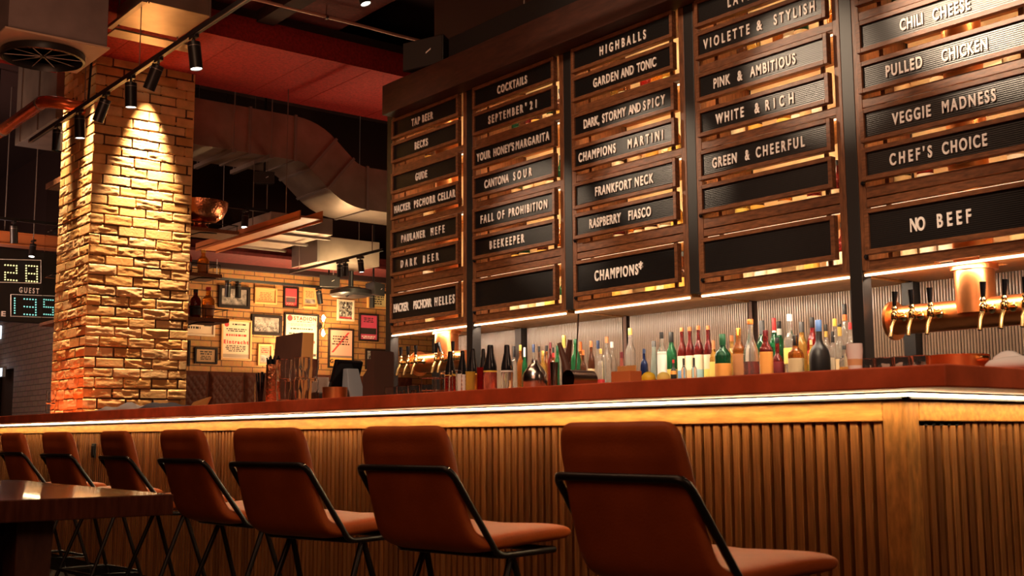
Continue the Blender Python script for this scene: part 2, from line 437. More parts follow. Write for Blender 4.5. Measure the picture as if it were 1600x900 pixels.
MB().box(XE, XP+.03, YP-.030, YP-.012, 1.094, 1.1122).box(XP+.012, XP+.030, YP-.03, 4.3, 1.094, 1.1122).box(XE, XP+.06, YP-.060, YP-.030, 1.1078, 1.1122).box(XP+.030, XP+.060, YP-.03, 4.3, 1.1078, 1.1122).build('rail', black_m, ls)  # upper boxes are an added housing that blocks the strip's upward light

# ------------------------------------------------------------------ back bar with shelves, sign frames and letter boards
YS, YR = 4.55, 5.03
LX = [-7.162, -6.165, -5.168, -4.171, -3.175, -2.178]
ZT = 3.389
cab = thing('back_bar_shelving', 'tall back bar of black posts and lit bottle shelves behind the letter boards', 'shelving', (-4.6, 4.75, 0))
for i, x in enumerate(LX):
    box('post', post_m, x, x+.066, YS, YS+.07, 1.738 if i in (2, 3) else 0, ZT, cab, bevel=.002)
    if i in (0, 1, 4): box('rear_post', post_m, x+.002, x+.066, YR-.07, YR, 0, 1.72, cab, bevel=.002)
    if i: box('side_panel', oak_v, x+.02, x+.046, YS+.07, YR, 1.74, ZT, cab)
box('side_panel', oak_v, LX[0]+.01, LX[0]+.04, YS+.07, YR, 1.74, ZT, cab)
ZSH = [1.735, 2.055, 2.51, 2.93]
def tap_x(px, y, z):
    py = 480
    for _ in range(6):
        p = at(px, py, 1, y); py += (p.z-z)*250
    return p.x
YT, ZTW = 4.70, 1.512
RISER = {0: tap_x(698, YT, ZTW), 4: tap_x(1526, YT, ZTW)}
for i in range(5):
    a, b = LX[i]+.066, LX[i+1]
    for k, z in enumerate(ZSH):
        z0, z1 = (1.723, 1.7372) if k == 0 else (z-.012, z+.012)
        nm, mt_, yf = ('soffit', soffit_m, YS+.012) if k == 0 else ('shelf', shelf_m, YS+.046)
        if i in (0, 4):        # boards cut around the riser of the beer tower
            xv = RISER[i]
            for q in ((a, xv-.104, yf, YR), (xv+.104, b, yf, YR), (xv-.104, xv+.104, 4.804, YR)): box(nm, mt_, *q, z0, z1, cab)
        else: box(nm, mt_, a, b, yf, YR, z0, z1, cab)
        if k: box('light_strip', led_s, a+.02, b-.02, YS+.049, YS+.057, z-.021, z-.0125, cab)
    box('light_strip', led_s, a+.02, b-.02, YS+.049, YS+.057, 3.368, 3.378, cab)
    box('light_strip', led_y, a+.01, b-.01, YS+.004, YS+.014, 1.712, 1.7225, cab)
    box('back_panel', cream, a, b, YR-.012, YR, 1.75, ZT, cab)
    box('wall_panel', rib_low, a, b, YR-.004, YR+.02, .9, 1.73, cab)
    # ribbed sheet: one smooth corrugation per rib
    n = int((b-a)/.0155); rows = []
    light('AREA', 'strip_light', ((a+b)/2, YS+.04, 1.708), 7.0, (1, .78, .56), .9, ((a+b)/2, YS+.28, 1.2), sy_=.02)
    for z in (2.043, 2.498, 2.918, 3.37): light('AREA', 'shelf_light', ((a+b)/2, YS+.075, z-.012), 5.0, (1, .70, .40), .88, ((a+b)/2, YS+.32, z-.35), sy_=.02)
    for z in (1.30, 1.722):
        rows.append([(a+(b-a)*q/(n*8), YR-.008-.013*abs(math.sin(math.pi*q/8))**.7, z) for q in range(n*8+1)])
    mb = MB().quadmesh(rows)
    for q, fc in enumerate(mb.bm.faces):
        if q % 8 in (0, 7): fc.material_index = 1  # valley faces take the painted dark reflection
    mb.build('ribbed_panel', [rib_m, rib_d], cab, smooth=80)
box('top_panel', oak, LX[0], LX[-1], YS, YR, ZT-.01, ZT+.012, cab)
MB().box(-7.0, -1.2, 4.40, 4.54, 3.313, 3.535).box(-7.0, -1.2, 4.54, 4.62, 3.405, 3.535).build('header', header_m, cab, bevel=.006)
box('counter', black_matt, LX[0], LX[-1], 4.35, YR, 0, 1.24, cab)

ROWS = [(3.178, 3.287), (2.999, 3.107), (2.770, 2.878), (2.577, 2.682), (2.344, 2.459), (2.165, 2.274), (1.826, 1.991)]
ORD = ['leftmost', 'second', 'third', 'fourth', 'rightmost']
YBD = 4.51
def sign_frame(i):
    a, b = LX[i]+.066, LX[i+1]
    t = thing('sign_frame', 'oak frame of the %s bay of the back bar, carrying black letter boards' % ORD[i], 'frame', (a, YS, 1.73), 0, 'oak sign frames of the back bar')
    for s in (0, 1):
        x = a+.0015 if s == 0 else b-.0395
        box('stile', oak_v, x, x+.038, YS, YS+.035, 1.738, ZT-.012, t, bevel=.002)
    for z0, z1 in ((1.738, 1.784), (2.030, 2.066), (2.072, 2.124), (2.498, 2.538), (2.918, 2.958), (3.325, 3.376)):
        box('rail', oak, a+.0395, b-.0395, YS+.002, YS+.033, z0, z1, t, bevel=.002)
    c = (a+b)/2
    for s in (-1, 1):
        if s < 0:
            for z in (1.80, 2.143): MB().lathe([(.010, 0), (.012, -.008), (.007, -.014)], 12, (a+.030, YS-.0005, z), axis='Y').build('knob', black_g, t, smooth=40)
        box('batten', oak_v, c+s*.335-.011, c+s*.335+.011, YS+.034, YS+.045, 1.784, 3.33, t)
for i in range(5): sign_frame(i)

def letter_board(i, r, label, words):
    a, b = LX[i]+.066, LX[i+1]; c = (a+b)/2; z0, z1 = ROWS[r]; hw, fr = .3945, .022
    t = thing('letter_board', label, 'letter board', (c, YBD, (z0+z1)/2), 0, 'black letter boards of the back bar')
    fb = MB()
    fb.box(c-hw-fr, c-hw, YBD, YBD+.035, z0-fr, z1+fr).box(c+hw, c+hw+fr, YBD, YBD+.035, z0-fr, z1+fr)
    fb.box(c-hw, c+hw, YBD, YBD+.035, z0-fr, z0).box(c-hw, c+hw, YBD, YBD+.035, z1, z1+fr)
    fb.build('frame', oak, t, bevel=.0015, segs=1)
    box('felt_panel', felt, c-hw, c+hw, YBD+.012, YBD+.033, z0, z1, t)
    for s in (-1, 1): box('hanger', black_m, c+s*.335-.008, c+s*.335+.008, YBD+.03, YS+.0335, z0+.02, z1-.02, t)
    for (txt, p0, p1, cap) in words:
        xa, xb = c-hw+2*hw*p0, c-hw+2*hw*p1
        me = text_mesh(txt, xb-xa, cap)
        lo_ = place_mesh('lettering', me, white_l, t, ((xa+xb)/2-c, .0119, 0))
        if txt == '*': lo_.location.z = .004; lo_.scale = (1, 1, 1.15)
    return t
def pxw(i, r, x0, x1):
    """start and end of a line of letters as fractions of its board, from measured picture columns"""
    a, b = LX[i]+.066, LX[i+1]; c = (a+b)/2; zc = (ROWS[r][0]+ROWS[r][1])/2
    out = []
    for x in (x0, x1):
        y = 300
        for _ in range(6):
            p = at(x, y, 1, YBD+.007)
            y += (p.z-zc)*220
        out.append((p.x-(c-.3945))/.789)
    return out
CAPH = .054
SIGNS = [
 (0, 0, 'reading TAP BEER', [('TAP BEER', 643, 676)]), (0, 1, 'with one short name of five letters', [('BECKS', 648, 668)]),
 (0, 2, 'with one short name of four letters', [('GUDE', 649, 667)]), (0, 3, 'crowded with three words ending in CELLAR', [('HACKER', 612, 641), ('PSCHORR', 647, 680), ('CELLAR', 684, 711)]),
 (0, 4, 'with a long name and the word HEFE', [('PAULANER', 627, 664), ('HEFE', 673, 694)]), (0, 5, 'reading DARK BEER', [('DARK', 626, 651), ('BEER', 661, 685)]),
 (0, 6, 'tall, its three words ending in HELLES', [('HACKER', 615, 638), ('PSCHORR', 646, 674), ('HELLES', 679, 710)]),
 (1, 0, 'reading COCKTAILS', [('COCKTAILS', 777, 823)]), (1, 1, 'reading SEPTEMBER 21', [('SEPTEMBER', 763, 817), ("'", 820.5, 822.5), ('21', 828, 838)]),
 (1, 2, "reading YOUR HONEY'S MARGARITA", [('YOUR', 743, 766), ("HONEY'S", 771, 803), ('MARGARITA', 806, 858)]),
 (1, 3, 'with a name and the word SOUR', [('CANTONA', 757, 795), ('SOUR', 802, 831)]),
 (1, 4, 'reading FALL OF PROHIBITION', [('FALL', 751, 771), ('OF', 777, 788), ('PROHIBITION', 795, 855)]),
 (1, 5, 'reading BEEKEEPER', [('BEEKEEPER', 765, 819)]), (1, 6, 'tall and blank', []),
 (2, 0, 'reading HIGHBALLS', [('HIGHBALLS', 937, 1009)]), (2, 1, 'reading GARDEN AND TONIC', [('GARDEN', 927, 966), ('AND', 970, 990), ('TONIC', 995, 1025)]),
 (2, 2, 'reading DARK, STORMY AND SPICY', [('DARK,', 912, 936), ('STORMY', 941, 978), ('AND', 982, 1001), ('SPICY', 1005, 1039)]),
 (2, 3, 'with two words ending in MARTINI', [('CHAMPIONS', 904, 962), ('MARTINI', 981, 1036)]),
 (2, 4, 'with two words ending in NECK', [('FRANKFORT', 930, 987), ('NECK', 992, 1021)]),
 (2, 5, 'reading RASPBERRY FIASCO', [('RASPBERRY', 921, 970), ('FIASCO', 982, 1017)]),
 (2, 6, 'tall, one word of nine letters and a star', [('CHAMPIONS', 929, 997), ('*', 998, 1004)]),
 (3, 0, 'half out of view with only letter feet showing', [('LAVENDER', 1137, 1220)]),
 (3, 1, 'reading VIOLETTE & STYLISH', [('VIOLETTE', 1099, 1171), ('&', 1182, 1191), ('STYLISH', 1209, 1273)]),
 (3, 2, 'reading PINK & AMBITIOUS', [('PINK', 1115, 1141), ('&', 1152, 1160), ('AMBITIOUS', 1172, 1243)]),
 (3, 3, 'reading WHITE & RICH', [('WHITE', 1118, 1162), ('&', 1179, 1187), ('RICH', 1196, 1240)]),
 (3, 4, 'reading GREEN & CHEERFUL', [('GREEN', 1113, 1151), ('&', 1164, 1171), ('CHEERFUL', 1181, 1257)]),
 (3, 5, 'narrow and blank', []), (3, 6, 'tall and blank', []),
 (4, 0, 'above the view', []), (4, 1, 'half cut by the top of the view', []),
 (4, 2, 'reading CHILI CHEESE', [('CHILI', 1406, 1442), ('CHEESE', 1457, 1516)]),
 (4, 3, 'reading PULLED CHICKEN', [('PULLED', 1384, 1441), ('CHICKEN', 1471, 1543)]),
 (4, 4, 'reading VEGGIE MADNESS', [('VEGGIE', 1394, 1454), ('MADNESS', 1472, 1556)]),
 (4, 5, "reading CHEF'S CHOICE", [("CHEF'S", 1390, 1456), ('CHOICE', 1472, 1542)]),
 (4, 6, 'tall, reading NO BEEF', [('NO', 1422, 1445), ('BEEF', 1464, 1517)]),
]
for i, r, lab, ws in SIGNS:
    if i == 4 and r == 0: continue
    words = []
    for (txt, x0, x1) in ws:
        p = pxw(i, r, x0, x1)
        words.append((txt, max(.025, p[0]), min(.985, p[1]), CAPH*(1.12 if r == 6 else 1)))
    letter_board(i, r, 'black letter board %s, in the %s bay' % (lab, ORD[i]), words)

so = at(147, 704, 1, YP-.004)
t = thing('wall_socket', 'small black socket box on the slatted bar front left of the fifth stool', 'socket', so)
box('plate', black_matt, so.x-.035, so.x+.035, YP-.012, YP-.0005, so.z-.05, so.z+.05, t, bevel=.003)
box('cover', black_m, so.x-.026, so.x+.026, YP-.018, YP-.012, so.z-.035, so.z+.035, t, bevel=.002)

# ------------------------------------------------------------------ bar stools
def make_stool():
    t = thing('bar_stool', '', 'bar stool', (0, 0, 0), 0, 'leather bar stools along the bar')
    # padded shell: centre line (y, z), half thickness, half width
    S = [(.002, 1.028, .006, .150), (.004, 1.022, .018, .168), (.010, 1.005, .026, .180), (.022, .965, .029, .188), (.041, .90, .029, .192), (.062, .82, .029, .196),
         (.088, .745, .029, .200), (.112, .695, .030, .204), (.150, .672, .030, .210), (.22, .672, .030, .222), (.32, .682, .031, .238), (.42, .688, .031, .252), (.48, .688, .030, .258), (.520, .686, .024, .256), (.535, .684, .008, .246)]
    # finer steps along the line
    P = []
    for a, b in zip(S[:-1], S[1:]):
        for k in range(3): P.append([a[i]+(b[i]-a[i])*k/3 for i in range(4)])
    P.append(list(S[-1]))
    for _ in range(2):
        P = [P[0]]+[[(P[i-1][j]+2*P[i][j]+P[i+1][j])/4 for j in range(4)] for i in range(1, len(P)-1)]+[P[-1]]
    rows = []
    n = 44
    for i, (y, z, h, wd) in enumerate(P):
        a, b = P[max(i-1, 0)], P[min(i+1, len(P)-1)]
        ty, tz = b[0]-a[0], b[1]-a[1]; L = math.hypot(ty, tz); ny, nz = -tz/L, ty/L
        row = []
        for k in range(n):
            an = 2*math.pi*k/n; c, s = math.cos(an), math.sin(an)
            x = wd*math.copysign(abs(c)**.30, c); q = h*math.copysign(abs(s)**.62, s)
            dish = -.012*(1-(x/wd)**2)*(1 if s < 0 or True else 0) if .2 < i/len(P) < .95 else 0
            groove = -.003*math.exp(-(x/.006)**2)*(1 if q > 0 else -1)
            q2 = q+dish*.6+groove
            row.append((x, y-ny*q2*-1, z-nz*q2*-1))
        rows.append(row)
    MB().quadmesh(rows, close_v=True, cap=True).build('seat_shell', leather, t, local=True, smooth=60)
    r = .0105
    def arc(p, q, c, k=5):
        return [((1-u)**2*p[0]+2*u*(1-u)*c[0]+u*u*q[0], (1-u)**2*p[1]+2*u*(1-u)*c[1]+u*u*q[1], (1-u)**2*p[2]+2*u*(1-u)*c[2]+u*u*q[2]) for u in [i/k for i in range(k+1)]]
    for_side = []
    L1 = arc((.225, .235, .632), (.214, .20, .645), (.219, .215, .632))
    pts = [(.235, .46, .634), (.228, .27, .632)]+L1+arc((.204, .03, .872), (.175, 0, .90), (.202, .004, .902))
    pts = pts+[(-p[0], p[1], p[2]) for p in reversed(pts)]
    MB().tube(pts, r, 10).build('back_frame', black_m, t, local=True, smooth=60)
    mb = MB(); mb.tube([(-.232, .46, .634), (.232, .46, .634)], r, 8); mb.tube([(-.225, .22, .632), (.225, .22, .632)], r, 8)
    mb.build('seat_support', black_m, t, local=True, smooth=60)
    for sx in (-1, 1):
        MB().tube([(sx*.19, .30, .634), (sx*.23, .05, .012)], .011, 8).build('leg', black_m, t, local=True, smooth=60)
        MB().tube([(sx*.19, .30, .634), (sx*.23, .50, .012)], .011, 8).build('leg', black_m, t, local=True, smooth=60)
        mb = MB(); mb.lathe([(.006, -.004), (.0066, 0), (.004, .004)], 8, (sx*.196, .008, .902), axis='Y'); mb.build('bolt', steel, t, local=True, smooth=40)
        MB().lathe([(.013, 0), (.013, .014)], 8, (sx*.2295, .05, 0)).lathe([(.013, 0), (.013, .014)], 8, (sx*.2295, .50, 0)).build('foot_glide', black_matt, t, local=True)
    MB().tube([(sx, y, .25) for sx, y in ((-.215, .145), (.215, .145), (.215, .425), (-.215, .425), (-.215, .145))], .009, 8).build('foot_ring', black_m, t, local=True, smooth=60)
    return t
ST = [((856, 738), (1075, 742)), ((557, 730), (700, 733)), ((358, 725), (472, 727)), ((245, 719), (316, 721)), ((148, 714), (205, 716)), ((63, 711), (108, 712)), ((-4, 708), (37, 709))]
SLAB = ['brown leather bar stool nearest the bar corner, largest of the row', 'second bar stool from the bar corner, brown leather with black tube frame',
        'third brown leather bar stool counted from the bar corner', 'fourth bar stool from the bar corner, behind the tip of the dark table',
        'fifth bar stool from the bar corner, its seat hidden by the table', 'sixth bar stool from the bar corner, small behind the table',
        'last bar stool of the row, cut by the edge of the view']
st0 = make_stool()
for k, (l, r_) in enumerate(ST):
    a, b = at(*l, 2, .90), at(*r_, 2, .90); c = (a+b)/2; rz = math.atan2(b.y-a.y, b.x-a.x)
    if k == 6: rz = R(3)
    if k == 0: rz = R(4); c = Vector((c.x*.905, c.y*.905, .9))
    s = st0 if k == 0 else dup(st0)
    s.location = (c.x, c.y, 0); s.rotation_euler = (0, 0, rz); s['label'] = SLAB[k]

# ------------------------------------------------------------------ dark table in the foreground
tc_ = at(272, 772, 2, .82)
tb = thing('high_table', 'dark glossy wooden high table in front of the far bar stools', 'table', (tc_.x-.8, tc_.y-.8, 0))
tab_m = mat('table_wood', (.085, .024, .013), .22, var=.35, vscale=5, stretch=(2, 12, 2), coat=.4)
box('tabletop', tab_m, tc_.x-1.7, tc_.x, tc_.y-1.6, tc_.y, .755, .82, tb, bevel=.004)
leg_m = mat('table_leg_wood', (.10, .035, .018), .5, var=.3, vscale=6, stretch=(9, 9, 2))
la = at(58, 830, 0, tc_.x-.10)
for x, y in ((tc_.x-.17, la.y), (tc_.x-1.5, la.y), (tc_.x-.17, la.y-.75), (tc_.x-1.5, la.y-.75)):
    MB().hexa([(x-.05, y-.05, 0), (x+.04, y-.05, 0), (x+.04, y+.03, 0), (x-.05, y+.03, 0), (x-.07, y-.06, .755), (x+.07, y-.06, .755), (x+.07, y+.05, .755), (x-.07, y+.05, .755)]).build('leg', leg_m, tb, bevel=.004)
box('trestle', tab_m, tc_.x-1.3, tc_.x-.42, la.y+.02, la.y+.10, 0, .755, tb, bevel=.004)
box('apron', tab_m, tc_.x-1.45, tc_.x-.25, la.y-.70, la.y-.05, .70, .755, tb)

# ------------------------------------------------------------------ copper beer towers
def tower(name, label, x0, x1, xv, z, y, taps):
    t = thing(name, label, 'beer tower', (xv, y, z))
    MB().lathe([(.066, x0), (.066, x1)], 28, (0, y, z), axis='X').build('pipe', copper, t, smooth=40)
    MB().lathe([(.066, x0-.012), (.090, x0-.012), (.090, x0+.004), (.066, x0+.004)], 28, (0, y, z), axis='X').build('end_flange', copper, t, smooth=40)
    MB().lathe([(.084, z), (.084, 1.70), (.10, 1.70), (.10, 1.722), (.084, 1.722), (.084, ZT-.02)], 28, (xv, y, 0)).build('riser', copper, t, smooth=40)
    for x, tilt in taps:
        yy = y-.066
        mb = MB(); mb.lathe([(.016, 0), (.02, -.008), (.013, -.014), (.013, -.052), (.018, -.056), (.018, -.066)], 12, (x, yy, z+.005), axis='Y')
        mb.lathe([(.013, -.02), (.018, -.014), (.018, .014), (.011, .020), (.011, .03), (.016, .034), (.010, .045)], 12, (x, yy-.075, z+.005))
        mb.tube([(x, yy-.03, z+.012), (x+.035, yy-.05, z+.012)], .006, 8)
        tp = mb.build('tap', brass, t, smooth=50)
        MB().tube([(x, yy-.08, z-.01), (x-.001, yy-.10, z-.045), (x-.002, yy-.112, z-.09)], [.012, .010, .009], 10).build('spout', brass, tp, smooth=50).location = (0, 0, 0)
        h = MB(); h.tube([(x, yy-.075, z+.040), (x+tilt*.3, yy-.076, z+.055), (x+tilt, yy-.077, z+.115)], [.009, .010, .0140], 10)
        h.build('handle', black_g, tp, smooth=50)
    return t
tower('beer_tower', 'copper beer tower with brass taps under the rightmost bay', tap_x(1399, YT, ZTW), -1.3, tap_x(1526, YT, ZTW), ZTW, YT,
      [(tap_x(p, YT-.14, ZTW+.1), tl) for p, tl in ((1397, .006), (1424, 0), (1453, 0), (1535, .004), (1568, .008), (1601, .004))])
tower('beer_tower', 'small distant copper beer tower under the leftmost bay', tap_x(655, YT, ZTW), tap_x(733, YT, ZTW), tap_x(698, YT, ZTW), ZTW, YT,
      [(tap_x(p, YT-.14, ZTW+.1), tl) for p, tl in ((627, 0), (638, 0), (650, 0), (682, .0), (691, -.04), (708, .0))])

# ------------------------------------------------------------------ bottles
def bcol(name, c, tr=.75, rough=.06):
    return mat('bottle_'+name, c, rough, trans=tr, ior=1.33, spec=.6)
GL = dict(green=bcol('green', (.03, .24, .09)), dgreen=bcol('dark_green', (.012, .085, .035), .55), amber=bcol('amber', (.42, .13, .02)), red=bcol('red', (.42, .018, .012)),
          maroon=bcol('maroon', (.14, .012, .010), .4), clear=bcol('clear', (.93, .90, .84), .92), gold=bcol('gold', (.85, .50, .10), .8), navy=bcol('navy', (.012, .022, .08), .3),
          black=mat('bottle_black', (.014, .012, .012), .38), grey=bcol('frosted_grey', (.22, .26, .22), .4, .4), pink=bcol('pink', (.75, .22, .16), .8), brown=bcol('brown', (.10, .03, .012), .4),
          white=mat('bottle_white', (.80, .74, .68), .4), orange=bcol('orange', (.80, .28, .03), .7), yellow=bcol('yellow', (.85, .62, .12), .7), copperc=copper, blue=mat('bottle_blue', (.05, .12, .35), .4), silver=steel)
LB = {k: mat('label_'+k, c, .6) for k, c in dict(cream=(.78, .66, .46), white=(.85, .80, .72), gold=(.72, .42, .08), orange=(.75, .30, .06), tan=(.62, .44, .24), red=(.55, .03, .03), black=(.02, .018, .018), yellow=(.80, .62, .15),
      blue=(.16, .30, .52), sky=(.35, .55, .62), green=(.10, .28, .12), brown=(.34, .13, .04), maroon=(.16, .012, .014), peach=(.85, .42, .20)).items()}
PROF = {  # (radius share, height share)
 'wine': [(.96, 0), (1, .01), (1, .56), (.97, .62), (.80, .69), (.50, .75), (.39, .80), (.38, .985)],
 'tall': [(.96, 0), (1, .01), (1, .62), (.93, .67), (.62, .73), (.42, .78), (.38, .985)],
 'spirit': [(.96, 0), (1, .01), (1, .58), (.96, .63), (.70, .69), (.42, .73), (.36, .78), (.36, .985)],
 'dome': [(.94, 0), (1, .015), (1, .30), (.98, .40), (.88, .50), (.66, .57), (.40, .62), (.30, .68), (.27, .985)],
 'cone': [(.96, 0), (1, .01), (.97, .3), (.72, .62), (.52, .80), (.48, .985)],
 'flare': [(.80, 0), (.83, .01), (1, .48), (.97, .58), (.75, .66), (.45, .72), (.36, .78), (.36, .985)],
 'decanter': [(.92, 0), (.96, .01), (1, .42), (.92, .53), (.66, .62), (.42, .70), (.34, .78), (.33, .985)],
 'round': [(.80, 0), (.86, .02), (1, .22), (1, .40), (.92, .52), (.66, .60), (.36, .66), (.30, .72), (.32, .985)],
}
def prof_r(pf, h):
    for (r0, h0), (r1, h1) in zip(pf[:-1], pf[1:]):
        if h0 <= h <= h1: return r0+(r1-r0)*(h-h0)/max(h1-h0, 1e-6)
    return pf[-1][0]
def bottle(name, label, loc, rad, H, shape='spirit', glass_='amber', cap='black', capc=None, lab=None, labspan=(.12, .48), sq=2.0, group=None, caph=.10, neck=None, band=None, rz=0, cat='bottle', text=None, liquid=None):
    t = thing(name, label, cat, loc, rz, group)
    pf = PROF[shape]; n = 24
    mb = MB(); mb.lathe([(r*rad, h*H) for r, h in pf], n, (0, 0, 0), sq)
    mb.build('body', GL[glass_], t, local=True, smooth=50)
    rn = pf[-1][0]*rad
    MB().lathe([(rn*1.08, (.985-caph)*H), (rn*1.12, (.985-caph)*H+.002), (rn*1.12, H-.003), (rn*1.0, H)], 14).build('cap', cap, t, local=True, smooth=40)
    if lab:
        a, b = labspan; hs = [a+(b-a)*i/5 for i in range(6)]
        MB().lathe([((prof_r(pf, h)*rad)+.0008, h*H) for h in hs], n, (0, 0, 0), sq, cap=False).build('label', LB[lab], t, local=True, smooth=50)
    if neck:
        MB().lathe([(prof_r(pf, .80)*rad+.001, .79*H), (rn+.001, (.985-caph)*H)], 14, cap=False).build('neck_foil', neck, t, local=True, smooth=40)
    if band:
        hb = labspan[1]+.04
        MB().lathe([((prof_r(pf, h)*rad)+.0012, h*H) for h in (labspan[0]+.03, (labspan[0]+labspan[1])/2)], n, (0, 0, 0), sq, cap=False).build('label_band', LB[band], t, local=True, smooth=50)
    if liquid:
        mb = MB(); mb.lathe([((prof_r(pf, h)*rad)*.985, h*H) for h in (.02, .1, .2, .3, .36)], n, (0, 0, 0), sq); mb.build('liquid', GL[liquid], t, local=True, smooth=50)
    if text:
        me = text_mesh(text, rad*1.35, H*.07, bold=.02); place_mesh('lettering', me, ink, t, (math.sin(.95)*rad*.35*0, -rad*1.01-.0005, H*(labspan[0]+.05)), (0, 0, R(0)))
    return t
def mcap(n, c, rough=.4, metal=0): return mat('cap_'+n, c, rough, metal)
CAPS = dict(black=mcap('black', (.015, .013, .013)), grey=mcap('grey', (.10, .10, .10)), copper=mcap('copper', (.55, .18, .06), .35, .3), gold=mcap('gold', (.75, .48, .12), .3, .5), cork=mcap('cork', (.45, .18, .07), .8), red=mcap('red', (.52, .03, .03)),
            yellow=mcap('yellow', (.82, .55, .08)), white=mcap('white', (.82, .78, .72)), maroon=mcap('maroon', (.14, .015, .02)), blue=mcap('blue', (.10, .20, .45)), navy=mcap('navy', (.03, .05, .12)), orange=mcap('orange', (.75, .17, .03)), green=mcap('green', (.01, .08, .03)), silver=steel, tan=mcap('tan', (.70, .42, .20), .7))
SHZ = 1.241
def row_bottle(label, px, topy, wpx, yrow, shape='spirit', g='amber', cap='black', lab=None, **k):
    p = at(px, topy, 1, yrow); d = (p-CAM).dot(_f)
    H = p.z-SHZ; rad = wpx*d/F/2
    if k.get('sq', 2) > 3: rad *= .9
    bottle('bottle', label, (p.x, yrow, SHZ), rad, H, shape, g, CAPS[cap], None, lab, rz=k.pop('rz', 0), group='bottles along the back bar', **k)
A, B_, Cc = 4.64, 4.76, 4.87       # front, middle and rear row
